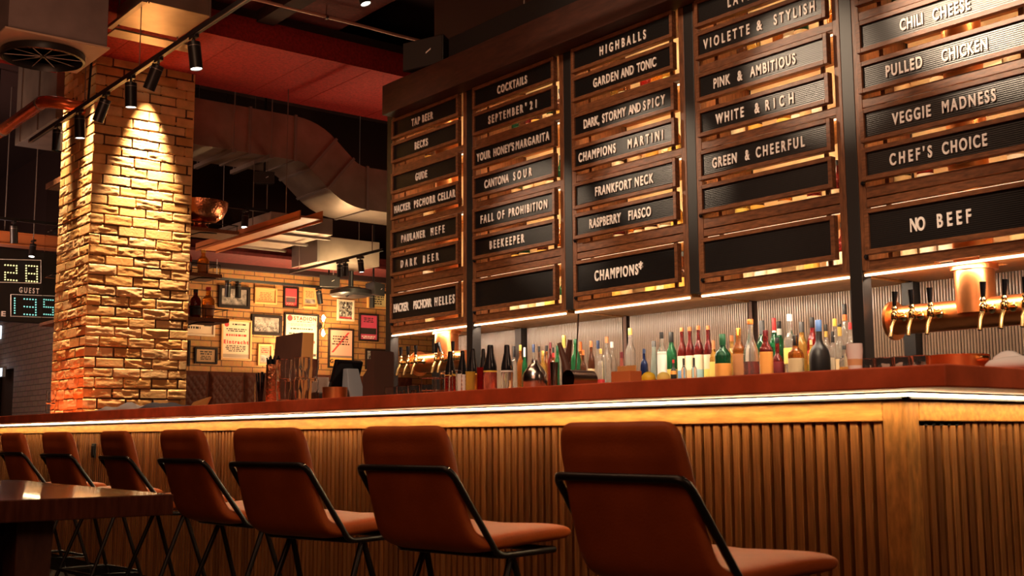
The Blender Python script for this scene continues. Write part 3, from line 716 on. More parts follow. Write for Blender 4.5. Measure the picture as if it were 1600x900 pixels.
BL = [
 ('dark blue bottle with an ornate stopper beside a grey frosted bottle', 1006, 545, 12, A, 'spirit', 'navy', 'navy', None, {}),
 ('narrow frosted grey bottle tapering to its top beside the white-labelled bottle', 1021.5, 533, 13, B_, 'cone', 'grey', 'grey', None, {}),
 ('clear bottle with a tall white label reading AN', 1033.5, 519, 14.5, A, 'tall', 'clear', 'black', 'white', dict(labspan=(.08, .66), text='AN')),
 ('bright green wine-shaped bottle with a black cap left of four red-brown bottles', 1048.5, 519, 17, B_, 'wine', 'green', 'black', 'yellow', dict(labspan=(.1, .36), caph=.16)),
 ('small bottle with black and orange label in front of the bright green bottle', 1052, 562, 9.5, A, 'spirit', 'black', 'red', 'orange', dict(labspan=(.5, .62))),
 ('red-brown long-necked bottle with a blue label, first of four alike', 1065, 512, 14.5, B_, 'wine', 'maroon', 'copper', 'cream', dict(band='blue', labspan=(.08, .54), caph=.05)),
 ('red-brown long-necked bottle with an orange label, second of four alike', 1077.5, 511, 14.5, B_, 'wine', 'maroon', 'copper', 'cream', dict(band='peach', labspan=(.08, .54), caph=.05)),
 ('red-brown long-necked bottle with a pale blue label, third of four alike', 1091, 509, 15.5, B_, 'wine', 'maroon', 'copper', 'cream', dict(band='sky', labspan=(.08, .54), caph=.05)),
 ('red-brown long-necked bottle with a yellow label, fourth of four alike', 1106, 509, 15, B_, 'wine', 'maroon', 'copper', 'cream', dict(band='yellow', labspan=(.08, .54), caph=.05)),
 ('tiny black-capped bottle in front of the blue-labelled red-brown bottle', 1068, 560, 9, A, 'spirit', 'clear', 'black', None, dict(caph=.3)),
 ('tiny black-capped bottle in front of the pale-blue-labelled red-brown bottle', 1084, 559, 9, A, 'spirit', 'clear', 'black', None, dict(caph=.3)),
 ('squat yellow bottle with a wide brown cork', 1114.5, 532, 13, A+.08, 'tall', 'gold', 'cork', 'yellow', dict(caph=.17, labspan=(.1, .55))),
 ('broad dark green bottle with an orange label', 1128.5, 522, 25, A, 'spirit', 'dgreen', 'green', 'orange', dict(labspan=(.10, .44), caph=.2, rz=.25)),
 ('clear bottle with a copper cap half hidden behind the yellow-capped amber bottle', 1143, 524, 15, Cc, 'tall', 'gold', 'copper', None, {}),
 ('square amber bottle with a yellow cap and a tall brown label', 1153.5, 513, 20, B_, 'tall', 'amber', 'yellow', 'brown', dict(sq=5, labspan=(.05, .56), caph=.11, rz=.5)),
 ('clear decanter bottle half full of red liquor with an orange-red cap', 1172, 499, 25, A, 'decanter', 'clear', 'orange', None, dict(liquid='red', caph=.06)),
 ('tall green-shouldered bottle with a dark cap behind the orange-labelled dark bottle', 1190, 501, 19, Cc, 'wine', 'dgreen', 'grey', 'white', dict(caph=.2)),
 ('dark maroon bottle with a big orange label', 1196, 516, 21.5, A, 'tall', 'maroon', 'maroon', 'orange', dict(sq=4, labspan=(.12, .60), rz=.5)),
 ('bottle with a red and white neck behind the dark maroon bottle', 1209, 497, 16, Cc, 'wine', 'green', 'red', None, dict(caph=.17, neck=CAPS['white'])),
 ('bottle with a black and white neck behind the diamond-labelled bottle', 1217, 502, 17, 4.96, 'wine', 'green', 'black', None, dict(caph=.10, neck=CAPS['white'])),
 ('maroon bottle with a dark diamond label', 1214, 528, 20, B_, 'round', 'maroon', 'black', 'maroon', dict(labspan=(.2, .5))),
 ('clear bottle with a round white stopper and a cream label', 1233.5, 491, 21, B_, 'spirit', 'clear', 'white', 'yellow', dict(labspan=(.3, .52), caph=.08)),
 ('round-shouldered whisky bottle with a tan label and black cap', 1242.5, 524, 25, A, 'spirit', 'amber', 'black', 'tan', dict(sq=3.2, labspan=(.1, .52), rz=.3, caph=.2)),
 ('tall amber bottle with a dark grey cap behind the tan-labelled whisky bottle', 1252, 503, 18, Cc, 'wine', 'gold', 'grey', None, dict(caph=.15)),
 ('dark red bottle with a black neck and red round label', 1268.5, 496, 17, 4.80, 'wine', 'red', 'black', 'red', dict(caph=.14, labspan=(.3, .5))),
 ('broad matt black bottle with a blue band and a cork', 1278.5, 500, 33, A, 'dome', 'black', 'blue', None, dict(caph=.17)),
 ('slim yellow bottle beside the broad black bottle', 1267, 531, 11, 4.715, 'tall', 'yellow', 'tan', None, {}),
 ('gold-capped clear bottle right of the broad black bottle', 1290, 507, 15, Cc, 'spirit', 'clear', 'black', None, dict(neck=CAPS['gold'], liquid='gold')),
 ('small black-topped bottle standing low between clear bottles', 1300.5, 518, 13, 4.77, 'spirit', 'clear', 'black', None, dict(caph=.2)),
 ('clear bottle with a yellow cap near the fifth post', 1304, 498, 15, Cc, 'tall', 'clear', 'yellow', 'cream', dict(labspan=(.1, .4))),
 ('clear bottle with a gold neck near the fifth post', 1311.5, 506, 16, B_, 'spirit', 'clear', 'black', 'tan', dict(neck=CAPS['gold'], caph=.04, labspan=(.1, .4))),
 ('tallest clear bottle with a black cap and red collar', 1319, 475, 17, Cc, 'tall', 'clear', 'black', None, dict(caph=.12, neck=CAPS['orange'])),
 ('bottle with a dark red cap squeezed against the fifth post', 1328, 504, 13, Cc-.05, 'tall', 'clear', 'red', None, {}),
 ('low clear bottle of amber rum in front of the fifth post', 1319, 540, 17, A, 'flare', 'clear', 'grey', 'orange', dict(labspan=(.1, .4))),
 # second bay and left half of the third
 ('bottle with an amber cap left of the white-capped bottle', 813, 539, 10, B_, 'tall', 'amber', 'gold', None, {}),
 ('dark-capped clear bottle at the left end of the bottle row', 803, 541, 10, Cc, 'tall', 'clear', 'black', None, dict(caph=.2)),
 ('green bottle with a white cap', 819.5, 543, 8.5, A, 'wine', 'green', 'white', None, dict(caph=.18)),
 ('clear bottle with a navy cap', 833.5, 538, 11, B_, 'spirit', 'clear', 'navy', None, dict(caph=.14)),
 ('dark slim bottle right of the navy-capped bottle', 842, 541, 8, Cc, 'wine', 'brown', 'black', None, {}),
 ('low gold bottle with a yellow neck behind the silver shaker', 848, 548, 12, A, 'spirit', 'gold', 'gold', 'yellow', {}),
 ('dark-capped amber bottle left of the slim maroon bottle', 854, 540, 10, Cc, 'wine', 'amber', 'black', None, {}),
 ('slim maroon bottle standing taller than its neighbours', 860, 535, 8, B_, 'tall', 'maroon', 'maroon', None, {}),
 ('bottle with a black and red cap', 864.5, 543, 9, A, 'spirit', 'amber', 'black', None, dict(neck=CAPS['red'])),
 ('dark green wine-shaped bottle beside the gold-foiled bottle', 871, 540, 11, B_, 'wine', 'green', 'green', None, {}),
 ('bottle with a long gold foil neck', 881, 524, 15, B_, 'wine', 'clear', 'gold', None, dict(neck=CAPS['gold'], caph=.08)),
 ('wide emerald bottle with a round pale label', 899.5, 530, 17, B_, 'wine', 'green', 'green', 'tan', dict(labspan=(.15, .3), caph=.06)),
 ('bottle with an orange-red cap right of the emerald bottle', 907, 534, 11, Cc, 'wine', 'amber', 'orange', None, dict(caph=.16)),
 ('small bottle with an orange neck behind the steel measure', 911, 547, 10, A, 'spirit', 'brown', 'orange', None, {}),
 ('dark bottle with a copper cap', 923.5, 533, 11, B_, 'wine', 'brown', 'copper', 'tan', {}),
 ('clear bottle with a navy and silver cap', 934, 532, 12, Cc, 'tall', 'clear', 'navy', None, dict(caph=.14)),
 ('small clear bottle with a yellow neck and a red label', 938.5, 545, 11, A, 'spirit', 'clear', 'gold', 'red', dict(labspan=(.1, .3))),
 ('clear bottle with a brown cork', 948, 526, 15, B_, 'spirit', 'clear', 'cork', None, {}),
 ('tall clear bottle without a label right of the corked bottle', 956, 534, 12, Cc, 'tall', 'clear', 'white', None, {}),
 ('squat red-pink bottle with a red cap', 971, 550, 18, A, 'dome', 'pink', 'maroon', None, dict(caph=.14)),
 ('tall clear bottle with a gold stopper rising above its neighbours', 984.5, 513, 16, B_, 'tall', 'clear', 'gold', None, dict(caph=.09)),
]
for lb, px, ty, wp, yr, shp, g, cp_, la, kw in BL:
    row_bottle(lb, px, ty, wp, yr, shp, g, cp_, la, **kw)

# bottles on the lit shelves, glimpsed through the gaps between the boards
kinds = [('amber', 'cream', 'copper'), ('clear', 'white', 'black'), ('dgreen', 'tan', 'black'), ('gold', 'yellow', 'gold'), ('maroon', 'cream', 'black'), ('red', 'white', 'red'), ('brown', 'gold', 'black'), ('orange', 'tan', 'cork')]
KN = ['amber', 'clear', 'dark green', 'golden', 'maroon', 'red', 'brown', 'orange']
protos = []
for (g, la, cp_) in kinds:
    t = thing('shelf_bottle', '', 'bottle', (0, 0, -50)); pf = PROF['tall']
    mb = MB(); mb.lathe([(r*.038, h*.29) for r, h in pf], 16)
    mb.mi = 1; mb.lathe([(.0388, .03), (.0388, .14)], 16, cap=False)
    mb.mi = 2; mb.lathe([(.016, .265), (.016, .292)], 10)
    bpy.data.objects.remove(t)
    t = mb.build('shelf_bottle', [GL[g], LB[la], CAPS[cp_]], smooth=50)
    protos.append(t)
rr = random.Random(21); first = [True]*8
for i in range(5):
    for k, z in enumerate(ZSH):
        xs = LX[i]+.12
        while xs < LX[i+1]-.06:
            if i in RISER and abs(xs-RISER[i]) < .13: xs = RISER[i]+.14; continue
            q = rr.randrange(8)
            o = protos[q] if first[q] else protos[q].copy()
            if first[q]: first[q] = False
            else: C.objects.link(o)
            o.location = (xs, 4.86+rr.uniform(-.03, .05), z+.013)
            tag(o, '%s bottle on a lit shelf, seen only through gaps of the %s bay' % (KN[q], ORD[i]), 'bottle', 'bottles on the shelves behind the letter boards')
            xs += rr.choice((.085, .095, .11, .17))

# ------------------------------------------------------------------ spotlights, tracks and downlights
YTK, ZTK = 3.05, 3.70
tr = thing('lighting_track', 'long black lighting track slanting past the brick pillar', 'lighting track', (-6, YTK, ZTK))
box('rail', black_m, -10.85, -2.0, YTK-.018, YTK+.018, ZTK-.012, ZTK+.022, tr, bevel=.003)
box('conductor', galv_d, -10.84, -2.0, YTK-.013, YTK-.006, ZTK-.0135, ZTK-.011, tr)
box('end_cap', galv_d, -10.90, -10.85, YTK-.016, YTK+.016, ZTK-.010, ZTK+.02, tr, bevel=.003)
for x, top_ in ((-8.22, 4.198), (-9.42, 4.316), (-6.0, 4.6)):
    MB().tube([(x, YTK, ZTK+.02), (x, YTK, top_)], .004, 6).build('suspension_wire', galv_d, tr)
MB().tube([(-9.33, YTK, ZTK+.02), (-9.33, YTK+.01, 4.0), (-9.30, YTK+.02, 4.316)], .010, 6).build('power_cable', black_matt, tr)
def spot_head(label, loc, tilt=(0, 0, 0), on=True, r=.043, L=.19, drop=.045, group='black track spotlights'):
    t = thing('track_spotlight', label, 'spotlight', loc, 0, group)
    MB().box(-.05, .05, -.016, .016, -.022, 0).build('adapter', black_m, t, local=True, bevel=.003)
    MB().tube([(0, 0, -.02), (0, 0, -drop)], .009, 8).build('stem', black_m, t, local=True)
    b = MB().lathe([(.012, 0), (r, -.004), (r, -L), (r-.004, -L), (r-.005, -L+.012)], 24, cap=True).build('body', black_m, t, local=True, smooth=40)
    b.location = (0, 0, -drop); b.rotation_euler = tilt
    l = MB().lathe([(r-.005, -L+.006), (.002, -L+.0045)], 20).build('lens', lens_on if on else black_g, b, local=True)
    MB().lathe([(r+.0008, -.03), (r+.0008, -.034)], 24, cap=False).build('trim_ring', galv_d, b, local=True)
    return t
TL = [(91, 0, (R(0), 0, 0), 'black track spotlight at the far end of the track, left of the brick pillar'), (125, 1, (R(4), R(2), 0), 'lit track spotlight hanging straight down before the pillar corner'),
      (166, 0, (R(-10), R(24), 0), 'black track spotlight tilted left, second from the pillar corner'), (205, 1, (R(3), R(2), 0), 'lit track spotlight hanging in front of the bright patch of the pillar'),
      (248, 0, (R(-12), R(22), 0), 'black track spotlight tilted left near the top right of the pillar'), (303, 1, (R(6), R(-4), 0), 'brightest track spotlight, hanging right of the pillar top')]
for px, on, tl, lb in TL:
    y = 120
    for _ in range(6):
        p = at(px, y, 1, YTK); y += (p.z-ZTK)*190
    spot_head(lb, (p.x, YTK, ZTK-.012), tl, on)
    if on: light('SPOT', 'track_lamp', (p.x, YTK-.01, ZTK-.26), 14, (1, .68, .40), .03, (p.x+.05, YTK-.25, 0), 60, .6)
p = at(560, 12, 2, 4.30)
spot_head('lit spotlight under the red ceiling above the sprinkler pipe', (p.x, p.y, 4.55), (R(12), R(-14), 0), True)
for (x, y, e, aim, ang) in ((-9.775, 3.76, 2400, (-9.85, 3.76, 2.2), 42), (-9.97, 3.16, 1400, (-9.99, 3.24, 2.6), 32), (-10.74, 3.16, 1400, (-10.75, 3.24, 2.6), 32)):
    t = thing('ceiling_downlight', 'small black ceiling downlight grazing the brick pillar', 'downlight', (x, y, ZS if x > -10.2 else 4.55), 0, 'downlights around the pillar')
    MB().lathe([(.04, 0), (.04, -.06), (.036, -.06), (.034, -.045)], 20).build('can', black_m, t, local=True, smooth=40)
    MB().lathe([(.033, -.048), (.002, -.046)], 16).build('lens', lens_on, t, local=True)
    light('SPOT', 'pillar_wash', (x, y, (ZS if x > -10.2 else 4.55)-.07), e, (1, .76, .50), .035, aim, ang, 1.0)
# spotlights on the track along the guests' side, out of view, that wash the boards are the lamps set at the top
# ------------------------------------------------------------------ ceiling plant
XA = -8.0
ac = thing('ceiling_air_unit', 'grey ceiling air unit with a swirl diffuser plate, top left', 'air conditioner', (-8.35, 2.4, 3.74))
box('housing', grey_box, -8.69, -8.03, 2.07, 2.742, 3.752, 4.60, ac, bevel=.004)
box('diffuser_plate', plate_m, -8.71, -8.0, 2.043, 2.753, 3.738, 3.752, ac, bevel=.002)
cx, cyy = -8.355, 2.40
MB().lathe([(.265, 0), (.285, -.012), (.285, -.055), (.268, -.060), (.256, -.03), (.256, -.004)], 40, (cx, cyy, 3.738), cap=False).build('ring', black_m, ac, smooth=40)
MB().lathe([(.256, -.004), (.01, -.004)], 40, (cx, cyy, 3.737)).build('throat', black_matt, ac)
for k in range(10):
    a = 2*math.pi*k/10; c, s = math.cos(a), math.sin(a)
    MB().tube([(cx+.02*c, cyy+.02*s, 3.705), (cx+.256*c, cyy+.256*s, 3.70)], .0035, 6).build('vane', galv_d, ac)
MB().lathe([(.022, -.02), (.022, -.04)], 14, (cx, cyy, 3.738)).build('hub', black_m, ac)

cpipe = thing('copper_pipe', 'shiny copper coloured pipe bending into the brick pillar', 'pipe', (-11, 3.0, 3.95))
pp = [(-13.2, 3.0, 3.975), (-10.42, 3.0, 3.955)]+[(-10.42+.22*math.sin(a), 3.22-.22*math.cos(a), 3.955-.03*a) for a in [R(15*i) for i in range(1, 7)]]+[(-10.20, 3.31, 3.90)]
MB().tube(pp, .055, 16).build('pipe', mat('copper_paint', (.62, .13, .035), .25, metal=.6, var=.1), cpipe, smooth=50)
for q in (-10.45, -11.6): MB().lathe([(.060, -.02), (.060, .02)], 16, (q, 3.0, 3.957), axis='X').build('clamp', galv_d, cpipe, smooth=40)

vd = thing('ventilation_duct', 'short grey duct hung under the red ceiling above the pillar', 'duct', (-8.4, 3.3, 4.2))
box('duct_body', galv, -8.74, -8.12, 3.05, 3.56, 4.20, 4.34, vd, bevel=.004)
for y in (3.02, 3.585): box('support_channel', galv_d, -8.80, -8.08, y-.02, y+.02, 4.175, 4.20, vd)
for x, y in ((-8.1, 3.06), (-8.1, 3.54), (-8.72, 3.06), (-8.72, 3.54)): MB().tube([(x, y, 4.18), (x, y, 4.6)], .006, 6).build('hanger_rod', galv_d, vd)
box('end_tray', galv, -8.98, -8.80, 3.06, 3.75, 4.18, 4.195, vd)

sp = thing('sprinkler_pipe', 'thin pale sprinkler pipe running under the red ceiling', 'pipe', (-8.3, 4.5, 4.5))
MB().tube([(-8.3, 3.0, 4.5), (-8.3, 5.0, 4.5), (-8.3, 5.35, 4.495), (-8.3, 6.2, 4.495)], .014, 10).build('pipe', mat('pipe_paint', (.55, .28, .20), .4), sp, smooth=50)
MB().tube([(-8.3, 4.66, 4.5), (-8.3, 4.66, 4.6)], .005, 6).lathe([(.022, -.012), (.022, .012)], 12, (-8.3, 4.66, 4.5), axis='Y').build('hanger', steel, sp)

bb = thing('linear_duct', 'black linear duct lying above the wooden header of the back bar', 'duct', (-3, 4.5, 3.54))
box('duct_body', black_matt, -6.25, -1.0, 4.46, 4.72, 3.537, 3.70, bb, bevel=.004)
for x in (-5.6, -4.2): MB().tube([(x, 4.6, 3.70), (x, 4.6, 4.6)], .006, 6).build('hanger_rod', galv_d, bb)
def speaker(label, loc, rz, sc_=1.0, rx=0, drop=None):
    t = thing('wall_speaker', label, 'speaker', loc, rz, 'small black loudspeakers')
    a, b, d = .17*sc_, .10*sc_, .09*sc_
    MB().hexa([(-a, -d, -b), (a, -d, -b), (a*.8, d, -b*.8), (-a*.8, d, -b*.8), (-a, -d, b), (a, -d, b), (a*.8, d, b*.8), (-a*.8, d, b*.8)]).build('cabinet', black_m, t, local=True, bevel=.006)
    box('grille', mat('speaker_grille', (.035, .030, .028), .8, bump=.5, bscale=300), -a*.96, a*.96, -d-.006, -d, -b*.94, b*.94, t, local=True, bevel=.004)
    MB().hexa([(a*.18, -d-.008, -b*.12), (a*.42, -d-.008, b*.10), (a*.42, -d-.006, b*.10), (a*.18, -d-.006, -b*.12), (a*.18, -d-.008, -b*.02), (a*.42, -d-.008, b*.2), (a*.42, -d-.006, b*.2), (a*.18, -d-.006, -b*.02)]).build('badge', white_l, t, local=True)
    if drop: MB().tube([(0, d*.2, b), (0, d*.2, b+drop)], .012, 8).build('bracket', black_m, t, local=True)
    return t
speaker('black loudspeaker perched on the left end of the header', (-6.52, 4.50, 3.65), R(18), 1.05)
speaker('black loudspeaker hung under the square duct elbow', at(413, 279, 0, -10.5), R(60), .62, drop=.9)
speaker('black loudspeaker hung over the wall of framed posters', at(514, 440, 0, -12.0), R(70), .72, drop=1.2)
speaker('loudspeaker seen side on beside the first post', at(585, 452, 0, -11.6), R(120), .75, drop=1.0)

# big duct with its offset elbow
dt = thing('square_duct', 'large galvanised square duct with a double bend behind the pillar', 'duct', (-10.6, 5, 3.8))
cl = [(3.6, 3.9925, 0), (5.45, 3.9925, 0)]
Rr, th = .5, R(40)
for k in range(1, 7):
    a = th*k/6; cl.append((5.45+Rr*math.sin(a), 3.9925-Rr*(1-math.cos(a)), -a))
y1_, z1_ = cl[-1][0], cl[-1][1]; y2, z2 = y1_+.21, z1_-.176
cl.append((y2, z2, -th))
for k in range(1, 7):
    a = th*k/6; cl.append((y2+Rr*(math.sin(th)-math.sin(th-a)), z2-Rr*(math.cos(th-a)-math.cos(th)), -th+a))
cl.append((9.0, cl[-1][1], 0))
hh, xa, xb = .2275, -10.95, -10.30
def drect(y, z, a, g=0):
    ny, nz = -math.sin(a), math.cos(a); h = hh+g
    return [(xa-g, y+ny*h, z+nz*h), (xb+g, y+ny*h, z+nz*h), (xb+g, y-ny*h, z-nz*h), (xa-g, y-ny*h, z-nz*h)]
MB().quadmesh([drect(*q) for q in cl], close_v=True, cap=True).build('duct_body', galv, dt, smooth=25)
for (y, z, a) in ((4.95, 3.9925, 0), cl[1], cl[7], cl[8], cl[-2], (4.35, 3.9925, 0), (7.0, cl[-1][1], 0)):
    c, s = math.cos(a)*.014, math.sin(a)*.014
    MB().quadmesh([drect(y-c, z-s, a, .012), drect(y+c, z+s, a, .012)], close_v=True, cap=True).build('flange', galv_d, dt)
for y in (4.75, 5.15): box('support_channel', galv_d, -11.12, -10.22, y-.022, y+.022, 3.725, 3.765, dt)
for x, y in ((-10.23, 4.75), (-11.08, 4.75), (-10.23, 5.15), (-11.08, 5.15)): MB().tube([(x, y, 3.73), (x, y, 5.0)], .006, 6).build('hanger_rod', galv_d, dt)
# lower ducts and beams behind
d2 = thing('flat_duct', 'flat galvanised duct running above the framed posters', 'duct', (-11.3, 5.6, 3.1))
box('duct_body', galv, -11.7, -10.45, 5.27, 5.98, 3.07, 3.24, d2, bevel=.004)
for x in (-10.62, -11.1, -11.6): box('support_channel', galv_d, x-.02, x+.02, 5.25, 6.04, 3.045, 3.07, d2)
d3 = thing('boxed_duct', 'boxy galvanised duct stub in front of the far ceiling', 'duct', (-11, 6.5, 3.0))
box('duct_body', galv, -11.55, -11.0, 6.12, 6.9, 2.885, 3.16, d3, bevel=.004)
box('flange', galv_d, -11.565, -10.985, 6.10, 6.13, 2.87, 3.175, d3)
MB().tube([(-11.2, 6.75, 3.15), (-11.2, 6.75, 5.0)], .006, 6).build('hanger_rod', galv_d, d3)
struct('beam_red', MB().box(-12.4, -11.75, 4.9, 9.5, 2.99, 3.11), red_d)
struct('trim_5', MB().box(-11.75, -11.72, 4.9, 9.5, 2.985, 3.02), red_d)
ob = thing('orange_channel_beam', 'orange painted steel channel running from the pillar shelf towards the duct elbow', 'beam', (-10.4, 5.0, 2.98))
MB().box(-11.6, -9.3, 4.98, 5.22, 2.975, 2.99).box(-11.6, -9.3, 4.98, 4.992, 2.955, 3.04).box(-11.6, -9.3, 5.208, 5.22, 2.955, 3.06).build('channel', orange_m, ob, bevel=.003)
for x in (-9.8, -10.5, -11.2): MB().tube([(x, 5.1, 2.99), (x, 5.1, 4.6)], .005, 6).build('hanger_rod', galv_d, ob)
for q, (y0, z0) in enumerate(((4.42, 3.26), )):
    t2 = thing('lighting_track', 'black lighting track behind the pillar with one tilted lamp', 'lighting track', (-10.5, 4.8, 3.25))
    box('rail', black_m, -10.52, -10.485, 4.25, 5.32, 3.235, 3.265, t2)
    for y in (4.45, 5.25): MB().tube([(-10.5, y, 3.26), (-10.5, y, 3.7637)], .005, 6).build('suspension_wire', galv_d, t2)
spot_head('lit spotlight tilted under the square duct behind the pillar', (-10.5, 5.02, 3.235), (R(-10), R(-14), 0), True, .034, .15)
light('SPOT', 'shelf_lamp', (-10.48, 5.03, 3.03), 60, (1, .74, .48), .03, (-10.15, 4.45, 2.2), 70, .7)
t3 = thing('lighting_track', 'black lighting track sloping in front of the boxy far duct', 'lighting track', (-10.4, 6.0, 2.8))
MB().tube([(-11.4, 6.0, 2.79), (-9.5, 6.0, 2.80)], .016, 6).build('rail', black_m, t3)
for x in (-9.7, -11.2): MB().tube([(x, 6.0, 2.8), (x, 6.0, 3.07)], .005, 6).build('suspension_wire', galv_d, t3)
for px, tl, lb in ((531, (R(10), R(16), 0), 'left lamp of the three small lit spotlights above the projector'), (540, (R(8), R(14), 0), 'middle lamp of the three small lit spotlights above the projector'), (563, (R(4), R(-6), 0), 'right lamp of the three small lit spotlights above the projector')):
    y = 400
    for _ in range(6):
        p = at(px, y, 1, 6.0); y += (p.z-2.795)*150
    spot_head(lb, (p.x, 6.0, 2.782), tl, True, .030, .13, .03)
t4 = thing('lighting_track', 'black lighting track running along the top of the poster wall', 'lighting track', (-12.2, 6.2, 2.77))
box('rail', black_m, -12.22, -12.18, 5.35, 7.8, 2.755, 2.785, t4)
for y in (5.5, 7.0): MB().tube([(-12.2, y, 2.78), (-12.2, y, 2.99)], .005, 6).build('suspension_wire', galv_d, t4)
for y, tl, on, lb in ((5.64, (R(0), R(4), 0), True, 'lit spotlight in front of the black framed match photograph'), (5.76, (R(0), R(-4), 0), False, 'unlit spotlight beside the lamp over the match photograph'), (6.80, (R(16), R(10), 0), False, 'unlit spotlight tilted beside the projector'), (7.55, (0, 0, 0), False, 'unlit spotlight in front of the yellowish framed sheet')):
    spot_head(lb, (-12.2, y, 2.757), tl, on, .034, .16, .03)
pj = thing('projector', 'black projector hung from a pole in front of the poster wall', 'projector', (-11.5, 6.83, 2.6))
MB().lathe([(.05, 2.585), (.19, 2.59), (.215, 2.615), (.21, 2.66), (.17, 2.68), (.05, 2.685)], 28, (-11.5, 6.83, 0), 3.5).build('casing', black_m, pj, smooth=40)
MB().tube([(-11.5, 6.83, 2.68), (-11.5, 6.83, 2.8846)], .03, 10).build('pole', black_m, pj, smooth=50)
MB().lathe([(.035, 0), (.045, -.02), (.04, -.025)], 16, (-11.40, 6.74, 2.61), axis='Y').build('lens', black_g, pj, smooth=50)
box('mounting_plate', black_m, -11.58, -11.42, 6.75, 6.91, 2.68, 2.70, pj)

# ------------------------------------------------------------------ shelves on the back of the pillar
for z, lb, y1s in ((2.915, 'top pillar shelf with a thin rail, carrying the copper bowl', 4.76), (2.49, 'middle pillar shelf with bottles behind a wire rail', 4.60), (2.075, 'lowest pillar shelf with packed bottles behind a wire rail', 4.68)):
    s = thing('wall_shelf', lb, 'shelf', (-10.3, 4.3, z), 0, 'wooden shelves on the back of the pillar')
    box('board', oak, -10.45, -10.08, 4.215, y1s, z-.02, z+.015, s, bevel=.002)
    zr = z+(.066 if z > 2.8 else .10)
    MB().tube([(-10.09, 4.23, zr), (-10.09, y1s-.01, zr), (-10.44, y1s-.01, zr), (-10.44, 4.23, zr)], .005, 6).build('guard_rail', black_m, s)
    for y in (4.30, 4.45, y1s-.02):
        if y < y1s: MB().tube([(-10.09, y, z+.01), (-10.09, y, zr)], .004, 6).build('rail_post', black_m, s)
    MB().tube([(-10.12, 4.22, z-.17), (-10.12, 4.27, z-.07), (-10.12, 4.38, z-.03), (-10.12, 4.55, z-.021)], .007, 6).build('bracket', black_m, s)
bw_ = thing('copper_bowl', 'big shiny copper bowl on a foot standing on the top pillar shelf', 'bowl', (-10.26, 4.42, 2.93))
MB().lathe([(.10, 0), (.09, .02), (.055, .05), (.06, .07), (.16, .09), (.22, .14), (.25, .20), (.262, .265), (.25, .262), (.235, .20), (.2, .15), (.1, .11)], 36, (0, 0, 0)).build('bowl', copper_h, bw_, local=True, smooth=60)
bw_.location = (-10.26, 4.44, 2.931)
for lb, y, z, rad, H, sh, g, cp_, la in (('red bottle at the pillar edge of the middle shelf', 4.30, 2.506, .045, .24, 'tall', 'red', 'red', 'white'), ('stout amber figure-shaped bottle on the middle shelf', 4.46, 2.506, .055, .23, 'flare', 'orange', 'gold', 'brown'),
    ('white and red bottle at the pillar edge of the lowest shelf', 4.29, 2.091, .045, .30, 'wine', 'white', 'white', 'red'), ('dark bottle between the red one and the amber one on the lowest shelf', 4.395, 2.091, .05, .27, 'wine', 'maroon', 'black', 'black'),
    ('stout amber barrel bottle with a red cap on the lowest shelf', 4.52, 2.091, .062, .30, 'flare', 'orange', 'red', 'brown')):
    bottle('bottle', lb, (-10.2, y, z), rad, H, sh, g, CAPS[cp_], None, la, group='bottles on the pillar shelves', labspan=(.1, .42))

